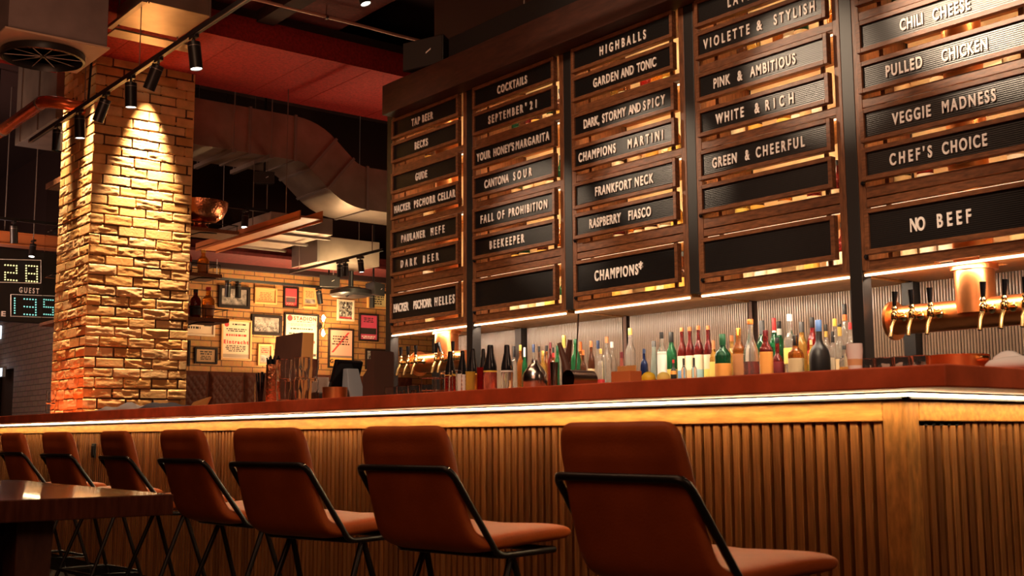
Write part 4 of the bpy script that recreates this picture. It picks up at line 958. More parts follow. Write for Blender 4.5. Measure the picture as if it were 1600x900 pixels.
# ------------------------------------------------------------------ framed posters on the brick wall
XW = -12.5
rp = random.Random(5)
def poster(label, x0, y0, x1, y1, fm, base, marks, fw=.022):
    a, b = at(x0, y0, 0, XW+.03), at(x1, y1, 0, XW+.03)
    ya, yb, zb, zt = a.y, b.y, b.z, a.z
    t = thing('framed_poster', label, 'picture', (XW, (ya+yb)/2, (zb+zt)/2), 0, 'framed posters and photographs on the brick wall')
    X = XW
    MB().box(X+.002, X+.03, ya, ya+fw, zb, zt).box(X+.002, X+.03, yb-fw, yb, zb, zt).box(X+.002, X+.03, ya+fw, yb-fw, zb, zb+fw).box(X+.002, X+.03, ya+fw, yb-fw, zt-fw, zt).build('frame', fm, t, bevel=.002, segs=1)
    box('print', base, X+.002, X+.012, ya+fw, yb-fw, zb+fw, zt-fw, t)
    W, H = yb-ya-2*fw, zt-zb-2*fw
    for mk in marks:
        kind, m_, u0, v0, u1, v1 = mk[:6]
        Y0, Y1, Z0, Z1 = ya+fw+u0*W, ya+fw+u1*W, zt-fw-v1*H, zt-fw-v0*H
        if kind == 'bar': box('printed_block', m_, X+.0122, X+.0130, Y0, Y1, Z0, Z1, t)
        elif kind == 'lines':
            mb = MB(); n = mk[6]
            for k in range(n):
                z = Z1-(k+.5)*(Z1-Z0)/n; h = (Z1-Z0)/n*.28; ind = rp.uniform(0, .16)*(Y1-Y0)
                y = Y0+ind
                while y < Y1-ind-.008:
                    w_ = rp.uniform(.012, .05); mb.box(X+.0122, X+.0128, y, min(y+w_, Y1-ind), z-h, z+h); y += w_+.010
            mb.build('printed_text', m_, t)
        elif kind == 'text':
            me = text_mesh(mk[6], Y1-Y0, Z1-Z0, sx=1.0, depth=.0012, bold=.045)
            place_mesh('headline', me, m_, t, (.0131, (Y0+Y1)/2-(ya+yb)/2, (Z0+Z1)/2-(zb+zt)/2), (0, 0, R(90)))
        elif kind == 'disc':
            MB().lathe([((Y1-Y0)/2, .0122), ((Y1-Y0)/2, .0132), ((Y1-Y0)*.36, .0132), ((Y1-Y0)*.36, .0136), (.001, .0136)], 20, (X, (Y0+Y1)/2, (Z0+Z1)/2), axis='X').build('crest', m_, t)
        elif kind == 'slash':
            MB().hexa([(X+.0122, Y0, Z0), (X+.0122, Y0+.03, Z0), (X+.0128, Y0+.03, Z0), (X+.0128, Y0, Z0), (X+.0122, Y1-.03, Z1), (X+.0122, Y1, Z1), (X+.0128, Y1, Z1), (X+.0128, Y1-.03, Z1)]).build('printed_stripe', m_, t)
        elif kind == 'fig':
            mb = MB()
            for k in range(mk[6]):
                y, z = rp.uniform(Y0, Y1), rp.uniform(Z0, Z1); s = (Z1-Z0)*rp.uniform(.06, .16)
                mb.lathe([(s*.5, .0121), (s*.5, .0127)], 8, (X, y, z), 2+rp.random(), axis='X', sxy=(1, rp.uniform(.6, 1.8)))
            mb.build('printed_picture', m_, t)
W_ = LB['white']
poster('small black framed certificate low on the wall beside the pillar', 305, 542, 340, 569, frame_d, mat('sheet_tan', (.48, .26, .12), .7), [('lines', ink, .12, .1, .9, .45, 2), ('lines', ink, .2, .5, .8, .85, 3)])
poster('pale framed match poster with red lettering behind the bar cloths', 347, 498, 393, 564, frame_o, paper, [('disc', redink, .05, .03, .22, .14), ('lines', ink, .26, .04, .95, .11, 1), ('lines', ink, .1, .18, .9, .28, 2), ('lines', redink, .08, .32, .95, .42, 1), ('text', redink, .04, .50, .96, .60, 'Eintracht'), ('lines', ink, .1, .64, .9, .82, 4), ('bar', mat('sheet_band', (.40, .27, .19), .7), .02, .88, .98, .97)])
poster('black framed match photograph behind two small spotlights', 343, 445, 391, 483, frame_d, greyp, [('fig', bwp, .1, .3, .9, .9, 14), ('fig', ink, .3, .4, .8, .85, 6)], .035)
poster('pale oak framed certificate high on the wall', 399, 448, 433, 476, frame_o, mat('sheet_gold', (.62, .32, .11), .7), [('lines', mat('ink_brown', (.30, .12, .04), .7), .15, .2, .85, .85, 5)])
poster('small dark framed red card beside the pale certificate', 444, 447, 467, 482, frame_d, redp, [('bar', mat('photo_dark', (.09, .05, .05), .6), .1, .50, .9, .78), ('bar', pinkp, .02, .46, .98, .50), ('lines', pinkp, .1, .82, .9, .96, 2)])
poster('oak framed sheet with a small photograph at its foot', 474, 448, 497, 482, frame_o, mat('sheet_amber', (.60, .33, .12), .7), [('lines', mat('ink_brown2', (.25, .10, .04), .7), .1, .1, .9, .5, 5), ('bar', greyp, .08, .58, .92, .84)])
poster('black framed crowd photograph left of the red-headed poster', 394, 490, 441, 525, frame_d, greyp, [('fig', bwp, .05, .25, .95, .95, 40), ('fig', ink, .05, .3, .95, .9, 24)], .035)
poster('large black framed poster headed STADION in red', 445, 488, 498, 571, frame_d, paper, [('disc', redink, .05, .02, .22, .115), ('text', redink, .25, .025, .97, .10, 'STADION'), ('lines', ink, .35, .12, .85, .145, 1), ('lines', mat('ink_grey', (.3, .2, .15), .7), .05, .17, .95, .23, 2), ('lines', ink, .06, .26, .96, .31, 1), ('lines', ink, .1, .36, .9, .46, 2), ('text', redink, .1, .50, .94, .575, 'Rangers'), ('lines', redink, .3, .64, .9, .70, 1), ('bar', ink, .02, .80, .98, .855), ('lines', ink, .1, .93, .9, .97, 1)])
poster('small red framed card low beside the brown menu board', 404, 537, 426, 572, frame_o, mat('sheet_red', (.50, .16, .08), .7), [('lines', redink, .1, .1, .9, .4, 3), ('bar', greyp, .1, .5, .9, .9)])
poster('dark framed pink poster crossed by a red diagonal stripe', 514, 512, 553, 576, frame_d, pinkp, [('slash', redink, .08, .05, .9, .62), ('lines', ink, .1, .14, .9, .42, 4), ('bar', orgp, .0, .76, 1, 1), ('bar', mat('sheet_dark', (.2, .12, .09), .7), 0, .70, 1, .76), ('text', ink, .03, .80, .42, .91, 'Geil')])
poster('white framed monochrome picture under the projector', 528, 467, 554, 502, mat('frame_white', (.66, .50, .36), .5), bwp, [('fig', ink, .1, .08, .9, .8, 26), ('fig', W_, .1, .2, .9, .8, 14), ('bar', redp, .05, .88, .95, .96)])
poster('dark framed magenta poster near the first post', 562, 489, 592, 534, frame_d, magp, [('bar', ink, .03, .52, .97, .78), ('lines', W_, .08, .84, .92, .97, 2), ('lines', ink, .1, .08, .9, .3, 3), ('lines', pinkp, .1, .55, .9, .76, 4)])
poster('yellowish framed sheet beside the first post', 575, 455, 606, 483, frame_o, mat('sheet_yellow', (.62, .50, .24), .7), [('lines', ink, .1, .15, .9, .85, 4)])
poster('dark framed monochrome picture low beside the first post', 572, 545, 603, 578, frame_d, bwp, [('fig', ink, .1, .1, .9, .9, 24), ('fig', W_, .1, .1, .9, .9, 18)])
poster('white poster half hidden under the lowest pillar shelf', 285, 497, 336, 526, mat('frame_pale', (.6, .42, .28), .5), paper, [('lines', ink, .05, .36, .65, .66, 1), ('bar', ink, .7, .2, .95, .36)])
poster('dark frame peeping out beside the pillar edge', 280, 531, 297, 572, frame_d, mat('sheet_brown', (.16, .07, .04), .7), [('lines', ink, .1, .2, .9, .8, 4)])
# wall lamp
a = at(505, 509, 0, XW+.10)
wlmp = thing('wall_lamp', 'twin glass wall lamp glowing between the large posters', 'wall lamp', (XW, a.y, a.z))
MB().lathe([(.04, 0), (.04, .02), (.015, .025), (.012, .10)], 16, (XW, a.y, a.z), axis='X').build('bracket', black_m, wlmp, smooth=40)
MB().lathe([(.014, -.05), (.03, -.048), (.03, -.035), (.014, -.03), (.014, .03), (.03, .035), (.03, .048), (.014, .05)], 16, (XW+.10, a.y, a.z)).build('holder', brass, wlmp, smooth=40)
for s in (1, -1):
    MB().lathe([(.034, s*.05), (.036, s*.10), (.036, s*.13), (.030, s*.155), (.015, s*.168), (.002, s*.171)], 20, (XW+.10, a.y, a.z), cap=False).build('glass_shade', glass_th, wlmp, smooth=60)
    MB().lathe([(.006, s*.05), (.018, s*.08), (.018, s*.11), (.006, s*.13)], 14, (XW+.10, a.y, a.z)).build('bulb', bulb, wlmp, smooth=60)
    light('POINT', 'wall_lamp_light', (XW+.13, a.y, a.z+s*.10), 14, (1, .62, .28), .03)

# banquette under the posters
bq = thing('banquette', 'brown banquette with diamond quilted back along the poster wall', 'banquette', (-12.3, 6.4, 0))
ye = [4.95, 5.47, 5.90, 6.36, 6.82, 7.28, 7.74, 8.2]
for ya, yb in zip(ye[:-1], ye[1:]):
    rows = []
    nz, ny = 64, 44
    for i in range(nz+1):
        z = .95+.775*i/nz; row = []
        for j in range(ny+1):
            u = j/ny; y = ya+.006+(yb-ya-.012)*u
            p1 = abs(math.sin(math.pi*((y*12.5)+z*9.5))); p2 = abs(math.sin(math.pi*((y*12.5)-z*9.5)))
            q = min(p1, p2)**.5*.014
            e_ = min(1, min(u, 1-u)*14, (1-i/nz)*14)
            row.append((-12.27+.02*e_+q*e_, y, z))
        rows.append(row)
    mb = MB(); mb.quadmesh(rows); mb.box(-12.46, -12.27, ya+.004, yb-.004, .95, 1.725); mb.build('back_cushion', banq, bq, smooth=60)
box('seat', banq, -12.25, -11.7, 4.95, 8.2, .78, .95, bq, bevel=.03)
box('plinth', black_matt, -12.46, -11.78, 4.95, 8.2, 0, .78, bq)
box('light_strip', led_y, -12.44, -12.42, 4.98, 8.15, 1.726, 1.732, bq)
light('AREA', 'banquette_glow', (-12.42, 6.55, 1.74), 170, (1, .70, .36), .04, (-12.47, 6.55, 3), sy_=3.2)

# ------------------------------------------------------------------ scoreboard, glass case and far left
XS = -13.0
sbd = thing('scoreboard', 'black sports scoreboard with yellow and cyan dot digits and the word GUEST', 'scoreboard', (XS, 3.4, 2.24))
def sb(x, y, d=0): return at(x, y, 0, XS+d)
p0, p1 = sb(-60, 380), sb(90, 505)
ZB0 = 2.232
box('casing', black_m, XS-.10, XS, p0.y, p1.y+.06, ZB0, 3.02, sbd, bevel=.006)
MB().tube([(XS-.05, p0.y+.3, 3.02), (XS-.05, p0.y+.3, 5.0)], .012, 6).tube([(XS-.05, p1.y, 3.02), (XS-.05, p1.y, 5.0)], .012, 6).build('hanger', black_m, sbd)
def outline(x0, y0, x1, y1):
    a, b, c, d = sb(x0, y0, .004), sb(x1, y0+2.5, .004), sb(x1, y1+2.5, .004), sb(x0, y1, .004)
    MB().tube([a, b, c, d, a], .004, 4).build('outline', white_l, sbd)
outline(-40, 404, 64, 440); outline(17, 460, 87, 494)
DIG = {'2': ['#####', '....#', '....#', '#####', '#....', '#....', '#####'], '8': ['#####', '#...#', '#...#', '#####', '#...#', '#...#', '#####'], '1': ['#', '#', '#', '#', '#', '#', '#'],
       '3': ['#####', '....#', '....#', '#####', '....#', '....#', '#####'], '5': ['#####', '#....', '#....', '#####', '....#', '....#', '#####']}
def digit(ch, x0, y0, x1, y1, m_):
    mb = MB(); g = DIG[ch]; nc = len(g[0])
    for i, row in enumerate(g):
        for j, c in enumerate(row):
            if c == '#':
                u = j/max(nc-1, 1); p = sb(x0+(x1-x0)*u, y0+(y1-y0)*i/6+(x1-x0)*u*.07, .003)
                mb.lathe([(.0078, -.003), (.0078, .003), (.004, .005)], 8, (p.x, p.y, p.z), axis='X')
    mb.build('dot_digit', m_, sbd)
digit('2', 8, 414, 26, 437, dot_y); digit('8', 41, 415, 58, 439, dot_y); digit('1', 23, 466, 24, 489, dot_c); digit('3', 38, 467, 56, 491, dot_c); digit('5', 69, 468, 83, 491, dot_c)
def sb_text(txt, x0, x1, yc, cap):
    a, b = sb(x0, yc, .002), sb(x1, yc, .002)
    place_mesh('lettering', text_mesh(txt, b.y-a.y, cap, depth=.002), white_l, sbd, ((a+b)/2)-Vector(sbd.location), (0, 0, R(90)))
sb_text('GUEST', 30, 61, 453.5, .058); sb_text('E', 2, 9, 490, .055)
fb = thing('orange_channel_beam', 'orange painted steel beam high behind the scoreboard', 'beam', (-13.6, 3.5, 3.3))
a = at(0, 371, 0, -13.6)
MB().box(-13.75, -13.6, 1.5, 4.6, a.z-.06, a.z+.06).box(-13.78, -13.57, 1.5, 4.6, a.z-.075, a.z-.06).box(-13.78, -13.57, 1.5, 4.6, a.z+.06, a.z+.075).build('channel', orange_m, fb, bevel=.003)
for y in (2.4, 3.6): MB().tube([(-13.68, y, a.z+.07), (-13.68, y, 5.0)], .006, 6).build('hanger_rod', galv_d, fb)
t5 = thing('lighting_track', 'black lighting track in front of the orange beam above the scoreboard', 'lighting track', (-12.8, 3.5, 3.3))
a = at(0, 341, 0, -12.8); box('rail', black_m, -12.82, -12.78, 2.2, 4.4, a.z-.015, a.z+.015, t5)
for y in (2.5, 4.2): MB().tube([(-12.8, y, a.z), (-12.8, y, 5.0)], .005, 6).build('suspension_wire', galv_d, t5)
b_ = at(22, 345, 0, -12.8)
spot_head('unlit spotlight hanging above the scoreboard digits', (-12.8, b_.y, a.z-.015), (R(6), R(10), 0), False, .04, .19)
b_ = at(52, 382, 0, -12.9)
spot_head('lit little spotlight touching the top of the scoreboard', (-12.9, b_.y, b_.z+.05), (R(-8), R(-12), 0), True, .034, .15)
MB().tube([(-12.9, b_.y, b_.z+.04), (-12.9, b_.y, 5.0)], .006, 6).build('suspension_wire', galv_d, t5)
pd = thing('plenum_duct', 'big dull brown duct behind the copper coloured pipe', 'duct', (-12, 3.9, 4.1))
box('duct_body', galv, -12.7, -11.35, 3.40, 4.7, 4.08, 4.98, pd, bevel=.004)
for x in (-11.9, -12.5): box('flange', galv_d, x-.012, x+.012, 3.385, 3.40, 4.08, 4.98, pd)
gc = thing('glass_case', 'slim glass display case with wooden top and base on the side of the pillar', 'display case', (-11.05, 3.6, 2.05))
box('base_board', oak, -11.25, -10.79, 3.31, 3.95, 2.035, 2.065, gc, bevel=.002)
box('top_board', oak, -11.25, -10.79, 3.31, 3.95, 3.345, 3.40, gc, bevel=.002)
box('front_pane', glass_th, -11.235, -10.79, 3.322, 3.328, 2.065, 3.345, gc)
box('side_pane', glass_th, -11.24, -11.234, 3.322, 3.93, 2.065, 3.345, gc)
for z in (2.50, 2.93): box('glass_shelf', glass_th, -11.23, -10.79, 3.335, 3.93, z-.004, z+.004, gc)
ex = at(5, 582, 1, 4.89)
e_ = thing('exit_sign', 'small glowing white exit sign above the far doorway', 'sign', (ex.x, 4.9, ex.z))
box('housing', grey_t, ex.x-.15, ex.x+.10, 4.85, 4.898, ex.z-.07, ex.z+.07, e_, bevel=.004); box('lit_face', exit_m, ex.x-.14, ex.x+.09, 4.845, 4.85, ex.z-.06, ex.z+.06, e_)
light('POINT', 'exit_light', (ex.x, 4.7, ex.z), 1.2, (.8, .9, 1), .05)
ex2 = at(-2, 520, 1, 4.89)
e2 = thing('wall_lamp', 'cold white wall lamp at the far left edge above the exit sign', 'wall lamp', (ex2.x, 4.9, ex2.z))
box('diffuser', exit_m, ex2.x-.1, ex2.x+.13, 4.86, 4.898, ex2.z-.10, ex2.z+.10, e2, bevel=.006)
tg = thing('stacked_tumblers', 'pair of clear tumblers stacked at the left foot of the pillar', 'glass', (0, 0, 0))
pt = at(79, 640, 1, 2.95); tg.location = (pt.x, 2.95, ZB)
for k in range(2): MB().lathe([(.026, .004+k*.09), (.034, .006+k*.09), (.037, .115+k*.09), (.0345, .115+k*.09), (.031, .014+k*.09)], 18).build('tumbler', glass, tg, local=True, smooth=40)

# ------------------------------------------------------------------ things on the bar top
ZB += .001
def onbar(px, y, z=ZB):
    py = 600
    for _ in range(6):
        p = at(px, py, 1, y); py += (p.z-z)*250
    return Vector((p.x, y, z))
def width_at(px, y, w_): return w_*(at(px, 590, 1, y)-CAM).dot(_f)/F
# menu board
q = onbar(446, 3.12)
mbd = thing('menu_holder', 'dark brown wooden menu board with a bright oak edge standing on the bar', 'menu board', (q.x, 3.12, ZB), R(-4))
xw = .185
MB().hexa([(-xw, -.02, 0), (xw+.03, -.02, 0), (xw+.03, .06, 0), (-xw, .06, 0), (-xw, .02, .405), (xw-.01, .02, .405), (xw-.01, .09, .405), (-xw, .09, .405)]).build('core', frame_o, mbd, local=True, bevel=.003)
MB().hexa([(-xw-.001, -.026, 0), (xw+.029, -.026, 0), (xw+.03, -.0205, 0), (-xw-.001, -.0205, 0), (-xw-.001, .014, .405), (xw-.012, .014, .405), (xw-.011, .0195, .405), (-xw-.001, .0195, .405)]).build('dark_face', mat('menu_brown', (.07, .028, .016), .6, var=.2), mbd, local=True)
# straw cup
q = onbar(425.5, 2.93)
sc_ = thing('straw_cup', 'hammered copper cup full of black straws on the bar', 'cup', q)
MB().lathe([(.036, 0), (.037, .003), (.038, .215), (.035, .215), (.034, .01)], 28).build('cup', copper_h, sc_, local=True, smooth=40)
rs = random.Random(3)
def straws(t, n, r, z0, z1, m_):
    for k in range(n):
        a = rs.uniform(0, 6.28); b = rs.uniform(.3, 1)
        MB().tube([(math.cos(a)*r*.4*b, math.sin(a)*r*.4*b, z0), (math.cos(a)*r*b*1.5, math.sin(a)*r*b*1.2, z1+rs.uniform(-.012, .012))], .0045, 6).build('straw', m_, t, local=True)
straws(sc_, 16, .030, .03, .255, black_g)
q = onbar(407, 2.98)
gs = thing('straw_glass', 'clear glass holding short black straws left of the copper cup', 'glass', q)
MB().lathe([(.030, 0), (.036, .004), (.037, .13), (.034, .13), (.031, .012)], 24).build('glass', glass, gs, local=True, smooth=40)
straws(gs, 12, .026, .02, .175, black_g)
def tumbler(label, loc, r=.041, h=.115, cut=True, group='clear tumblers stacked on the bar', src=[None]):
    if src[0] is None:
        t = thing('tumbler', '', 'glass', loc, 0, group)
        rows = []
        for rr_, hh_ in ((.80, 0), (.86, .02), (.84, .18), (.90, .45), (1.0, .62), (1.0, .98), (.98, 1.0), (.90, .98), (.90, .62), (.76, .45), (.72, .14), (.01, .12)):
            rows.append([(rr_*r*(1+(.04*math.cos(9*a) if .05 < hh_ < .6 and rr_ > .79 else 0))*math.cos(a), rr_*r*(1+(.04*math.cos(9*a) if .05 < hh_ < .6 and rr_ > .79 else 0))*math.sin(a), hh_*h) for a in [2*math.pi*k/36 for k in range(36)]])
        MB().quadmesh(rows, close_v=True, cap=True).build('glass', glass, t, local=True, smooth=50)
        src[0] = t
    else: t = dup(src[0], loc, 0, None, group)
    t['label'] = label; return t
k = 0
PLN = ['first', 'second', 'third', 'fourth', 'fifth', 'sixth']
for px, yy in ((443, 2.83), (457, 2.93), (471, 2.83), (485, 2.93)):
    for lv in range(2):
        q = onbar(px, yy); tumbler('%s tumbler of the %s glass stack beside the copper straw cup' % (('lower', 'upper')[lv], PLN[k//2]), (q.x, yy, ZB+.1075*lv)); k += 1
# napkin tray
q = onbar(502.5, 3.04)
nt_ = thing('napkin_tray', 'steel tray with white papers between the glasses and the till', 'tray', q)
box('tray', steel, -.04, .045, -.045, .045, 0, .055, nt_, local=True, bevel=.004)
for i in range(6): box('paper', LB['white'], -.035+.011*i, -.031+.011*i, -.04, .04, .03, .10+.012*((i*5) % 4), nt_, local=True)
# till
q = onbar(541, 3.12)
ti = thing('till', 'black touch screen till leaning on a grey stand at the bar', 'till', q, R(0))
MB().hexa([(-.075, -.08, .035), (-.05, -.08, .022), (-.05, .08, .022), (-.075, .08, .035), (.012, -.08, .225), (.038, -.08, .212), (.038, .08, .212), (.012, .08, .225)]).build('screen', black_g, ti, local=True, bevel=.005)
MB().hexa([(.03, -.05, 0), (.125, -.05, 0), (.125, .05, 0), (.03, .05, 0), (.022, -.035, .175), (.062, -.035, .175), (.062, .035, .175), (.022, .035, .175)]).build('stand', grey_t, ti, local=True, bevel=.004)
q = onbar(523, 3.0)
ib = thing('copper_bowl', 'low round copper bowl in front of the till', 'bowl', q)
MB().lathe([(.055, 0), (.062, .003), (.064, .075), (.060, .075), (.057, .01)], 28).build('bowl', copper, ib, local=True, smooth=40)
q = onbar(592, 3.17)
sg = thing('stepped_box', 'dark brown stepped wooden box standing right of the till', 'box', q)
xs_ = [(-.06, 0), (.045, 0), (.045, .255), (.012, .255), (.012, .215), (-.022, .215), (-.022, .16), (-.06, .13)]
mb = MB(); v0 = [mb.bm.verts.new((x, -.06, z)) for x, z in xs_]; v1 = [mb.bm.verts.new((x, .06, z)) for x, z in xs_]
mb.bm.faces.new(v0); mb.bm.faces.new(v1[::-1])
for i in range(len(xs_)): mb.bm.faces.new((v0[i], v1[i], v1[(i+1) % len(xs_)], v0[(i+1) % len(xs_)]))
mb.build('side', mat('box_brown', (.05, .020, .012), .6), sg, local=True)
# cloths
def cloth(label, x0, x1, y0, y1, m_, seed, hgt):
    t = MB(); rows = []
    for i in range(25):
        row = []
        for j in range(13):
            u, v = i/24, j/12
            h = hgt*max(0, noise.noise(Vector((u*4+seed, v*3, seed)))+.45)*(1-abs(2*u-1)**4)*(1-abs(2*v-1)**6)
            row.append((x0+(x1-x0)*u+.03*noise.noise(Vector((v*3, seed, 1))), y0+(y1-y0)*v, ZB+.004+h))
        rows.append(row)
    o = t.quadmesh(rows).build('bar_cloth', m_, smooth=80)
    o.modifiers.new('s', 'SOLIDIFY').thickness = .003
    tag(o, label, 'cloth', 'cloths on the bar')
ca, cb, cc = onbar(184, 2.9).x, onbar(248, 2.9).x, onbar(298, 2.9).x
cloth('pale grey-white cloth crumpled on the bar in front of the pillar', ca, cb, 2.72, 3.12, mat('cloth_pale', (.72, .76, .82), .85), 2.3, .055)
cloth('blue-grey cloth crumpled on the bar in front of the pillar edge', cb+.035, cc, 2.72, 3.02, blue_c, 5.1, .045)
q = onbar(308, 3.12)
wb_ = thing('serving_board', 'small honey coloured board leaning behind the blue-grey cloth', 'board', q, R(10))
MB().hexa([(-.12, 0, 0), (.06, 0, 0), (.06, .02, 0), (-.12, .02, 0), (-.12, .05, .055), (.06, .05, .085), (.06, .07, .085), (-.12, .07, .055)]).build('board', frame_o, wb_, local=True, bevel=.003)

# bottles with black pourers
for lb, px, topy, w_, g, lq, yy in (('pourer bottle of red juice, leftmost of the black-necked bottles', 703.5, 549, 13, 'red', 'red', 3.14), ('pourer bottle of cream behind the stacked glasses', 722.5, 548, 12, 'white', 'white', 3.14), ('pourer bottle of orange juice behind the yellow cup', 738.5, 545, 14, 'orange', 'orange', 3.14),
     ('black-necked pourer half hidden behind the pink one', 755, 545, 10, 'pink', 'pink', 3.20), ('pourer bottle of pink juice, largest black neck of the row', 766, 539, 17, 'pink', 'pink', 3.08), ('clear pourer bottle, rightmost of the black-necked bottles', 792, 539, 15, 'clear', 'clear', 3.12)):
    p = at(px, topy, 1, yy); H = p.z-ZB; q = Vector((p.x, yy, ZB)); rad = width_at(px, yy, w_*.62)
    t = thing('pourer_bottle', lb, 'bottle', q, 0, 'juice bottles with black pourer necks')
    MB().lathe([(rad*.95, 0), (rad, .004), (rad, H*.42), (rad*.92, H*.50)], 20).build('body', GL[g], t, local=True, smooth=40)
    MB().lathe([(rad*1.0, H*.48), (rad*1.0, H*.56), (rad*.88, H*.64), (rad*.52, H*.84), (rad*.46, H*.97), (rad*.38, H)], 20).build('pourer_neck', black_g, t, local=True, smooth=40)
    MB().lathe([(rad*1.03, H*.455), (rad*1.03, H*.485)], 20, cap=False).build('collar', CAPS['white'] if g in ('white', 'clear') else CAPS['yellow'], t, local=True)
for lb, px, w_, m_, h in (('ribbed clear bar glass, left of the two in front of the pourers', 695, 17, glass, .105), ('ribbed clear bar glass, right of the two in front of the pourers', 714, 17, glass, .108), ('small yellow cup in front of the pourers', 735, 16, GL['yellow'], .10), ('small bright red cup beside the yellow cup', 750.5, 11, GL['red'], .115)):
    yy = 2.98; q = onbar(px, yy); r = width_at(px, yy, w_*.5)
    t = thing('bar_cup', lb, 'cup', q, 0, 'little cups and glasses before the pourers')
    rows = [(r*.85, 0)]
    for k in range(5): rows += [(r, h*(.1+.17*k)), (r*.93, h*(.185+.17*k))]
    MB().lathe(rows+[(r, h), (r*.9, h), (r*.84, h*.1)], 22).build('cup', m_, t, local=True, smooth=50)
# cocktail tools
q = onbar(836, 3.05); r = .052
t = thing('cocktail_shaker', 'round polished silver shaker mirroring the room', 'shaker', q)
MB().lathe([(r*.6, 0), (r*.95, r*.5), (r, r*1.0), (r*.95, r*1.5), (r*.6, r*2.0), (r*.3, r*2.3), (r*.25, r*2.6), (.003, r*2.65)], 28).build('body', steel, t, local=True, smooth=60)
for lb, px, yy, w_, h in (('tall steel mixing tin left of the wooden muddlers', 866, 3.02, 13, .115), ('steel mixing tin right behind the wooden muddlers', 884, 3.08, 14, .12)):
    q = onbar(px, yy); r = width_at(px, yy, w_/2)
    t = thing('mixing_tin', lb, 'mixing tin', q, 0, 'steel mixing tins')
    MB().lathe([(r*.8, 0), (r, h), (r*1.05, h), (r*.94, h), (r*.76, .01)], 24).build('tin', steel, t, local=True, smooth=40)
for lb, px, tip, dx in (('dark wooden muddler leaning left in the steel tins', 880, 536, -.02), ('dark wooden muddler standing upright in the steel tins', 889, 531, .01)):
    ym = 3.06 if dx < 0 else 3.13
    q = onbar(px, ym); p = at(px, tip, 1, ym)
    t = thing('muddler', lb, 'muddler', q, 0, 'wooden muddlers')
    MB().tube([(-dx*2, 0, .02), (-dx, 0, .1), (dx, 0, p.z-ZB)], [.017, .016, .009], 12).build('rod', mat('muddler_wood', (.12, .05, .03), .5), t, local=True, smooth=50)
q = onbar(898, 3.10); p = at(904, 490, 1, 3.10)
t = thing('bar_spoon', 'very long thin twisted bar spoon rising above the bottles', 'spoon', q)
MB().tube([(.0, 0, .02), ((p.x-q.x)*.5, 0, (p.z-ZB)*.5), (p.x-q.x, 0, p.z-ZB)], [.003, .0025, .0035], 8).build('handle', steel, t, local=True, smooth=50)
q = onbar(906, 2.98); r = width_at(906, 2.98, 15)
t = thing('steel_strainer', 'round steel strainer tin lying on its side on the bar', 'strainer', (q.x, 2.98, ZB+r))
MB().lathe([(r*.97, .05), (r, .06), (r, -.06), (r*.95, -.06), (r*.92, .04)], 32, (0, 0, 0), axis='Y').build('tin', mat('steel_dark', (.30, .25, .23), .25, metal=1), t, local=True, smooth=40)
q = onbar(979, 2.95)
t = thing('toothpick_box', 'small orange wooden box with a comb of sticks on the bar', 'box', q)
w2 = width_at(979, 2.95, 21)
box('tray', orange_m, -w2, w2, -.03, .03, 0, .055, t, local=True, bevel=.002)
for i in range(14): MB().tube([(-w2*.9+w2*1.8*i/13, 0, .03), (-w2*.9+w2*1.8*i/13+.004, 0, .075)], .0035, 5).build('stick', frame_o, t, local=True)
for lb, px, r, m_ in (('lemon beside the dark blue bottle', 1013.5, .026, mat('lemon', (.78, .52, .03), .45, bump=.3, bscale=90)), ('small jar of yellow peel left of the white-labelled bottle', 1037, .024, LB['yellow']), ('orange wedge left of the dark blue bottle', 996, .022, mat('orange_fruit', (.80, .30, .02), .45))):
    q = onbar(px, 3.15)
    t = MB().sphere((0, 0, 0), r, 16).build('citrus_fruit', m_, smooth=80); t.location = (q.x, 3.15, ZB+r*.98+.012)
    t.scale = (1.15, 1, 1.0)
    tag(t, lb, 'fruit', 'citrus on the bar')
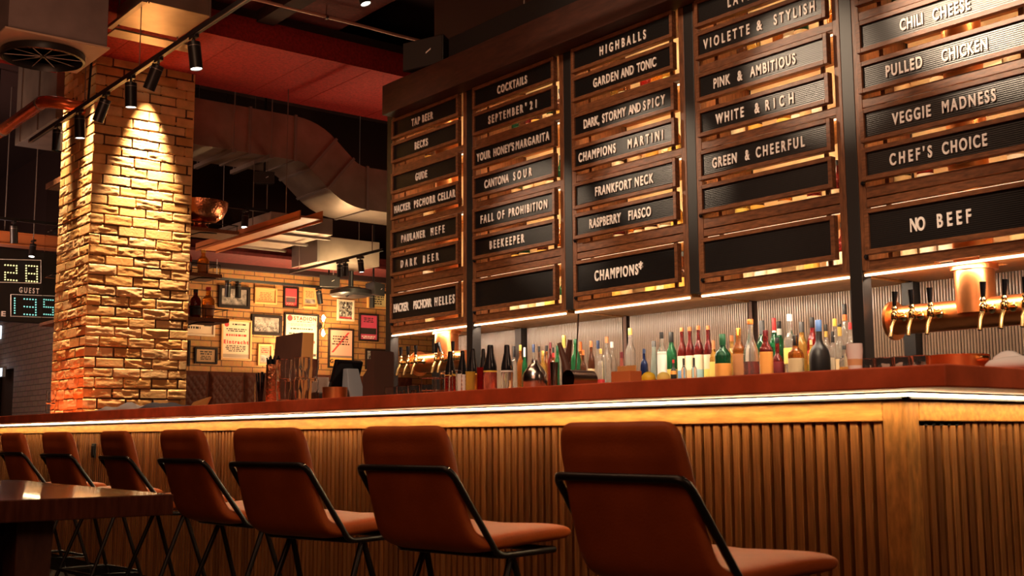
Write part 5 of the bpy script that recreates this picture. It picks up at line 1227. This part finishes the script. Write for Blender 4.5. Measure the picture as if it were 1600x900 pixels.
# glasses upside down
n_ = 0
for px in (611, 629, 647, 665, 1352, 1382, 1411, 1438):
    yy = 3.15; q = onbar(px, yy); far = px < 1000
    tumbler('upturned glass %s, number %s from its left end' % ('before the distant beer tower' if far else 'under the large beer tower', ['one', 'two', 'three', 'four', 'five', 'six', 'seven'][n_ if n_ < 4 else n_-4]),
            (q.x, yy, ZB-.058 if False else ZB), group='upturned glasses along the bar').scale = (.8, .8, .60 if far else .52)
    n_ += 1
q = onbar(680, 3.0)
t = thing('wire_basket', 'small wire basket left of the ribbed bar glasses', 'basket', q)
for z in (.03, .085): MB().tube([(-.05, -.04, z), (.05, -.04, z), (.05, .04, z), (-.05, .04, z), (-.05, -.04, z)], .002, 5).build('wire', steel, t, local=True)
for x, y in ((-.05, -.04), (.05, -.04), (.05, .04), (-.05, .04)): MB().tube([(x, y, 0), (x, y, .085)], .002, 5).build('wire', steel, t, local=True)
# right end: cup, pot, towels
q = onbar(1337, 3.0); p = at(1337, 537, 1, 3.0); hc = p.z-ZB; r = width_at(1337, 3.0, 12.5)
t = thing('paper_cup', 'white cup with a tan band standing before the fifth post', 'cup', q)
MB().lathe([(r*.78, 0), (r*.80, hc*.1), (r*.90, hc*.5), (r, hc*.78), (r*.97, hc), (r*.9, hc), (r*.7, .01)], 24).build('cup', mat('cup_white', (.85, .80, .76), .5), t, local=True, smooth=50)
MB().lathe([(r*.86, hc*.32), (r*.92, hc*.52)], 24, cap=False).build('sleeve', mat('cup_sleeve', (.72, .42, .20), .7), t, local=True)
pc = at(1497, 562, 1, 3.35); r = width_at(1497, 3.35, 46)
t = thing('copper_pan', 'wide copper pan with a riveted handle near the bar corner', 'pan', (pc.x, 3.35, ZB))
hp = at(1497, 552, 1, 3.35-r).z-ZB
MB().lathe([(r*.9, 0), (r*.97, .006), (r, hp*.9), (r*1.02, hp), (r*.96, hp), (r*.92, .012)], 40).build('pan', copper, t, local=True, smooth=40)
MB().tube([(r*.9, -r*.35, hp*.75), (r*1.12, -r*.42, hp*.80), (r*1.15, -r*.2, hp*.80), (r*.98, -r*.12, hp*.75)], .007, 8).build('handle', brass, t, local=True, smooth=50)
for lb, px, yy, w_, hz, rx in (('white folded towel behind the pan, upper one of two', 1577, 3.30, 27, .060, 0), ('white folded towel lying flat at the right edge of the view', 1590, 3.10, 50, .034, 0)):
    q = onbar(px, yy); r = width_at(px, yy, w_)
    o = MB().lathe([(r*.7, 0), (r*.96, hz*.2), (r, hz*.5), (r*.85, hz*.85), (r*.4, hz*1.1), (.004, hz*1.15)], 28, (0, 0, 0), 2.6, sxy=(1, .55)).build('towel', white_c, smooth=60)
    o.location = (q.x, yy, ZB); tag(o, lb, 'towel', 'white towels at the bar corner')
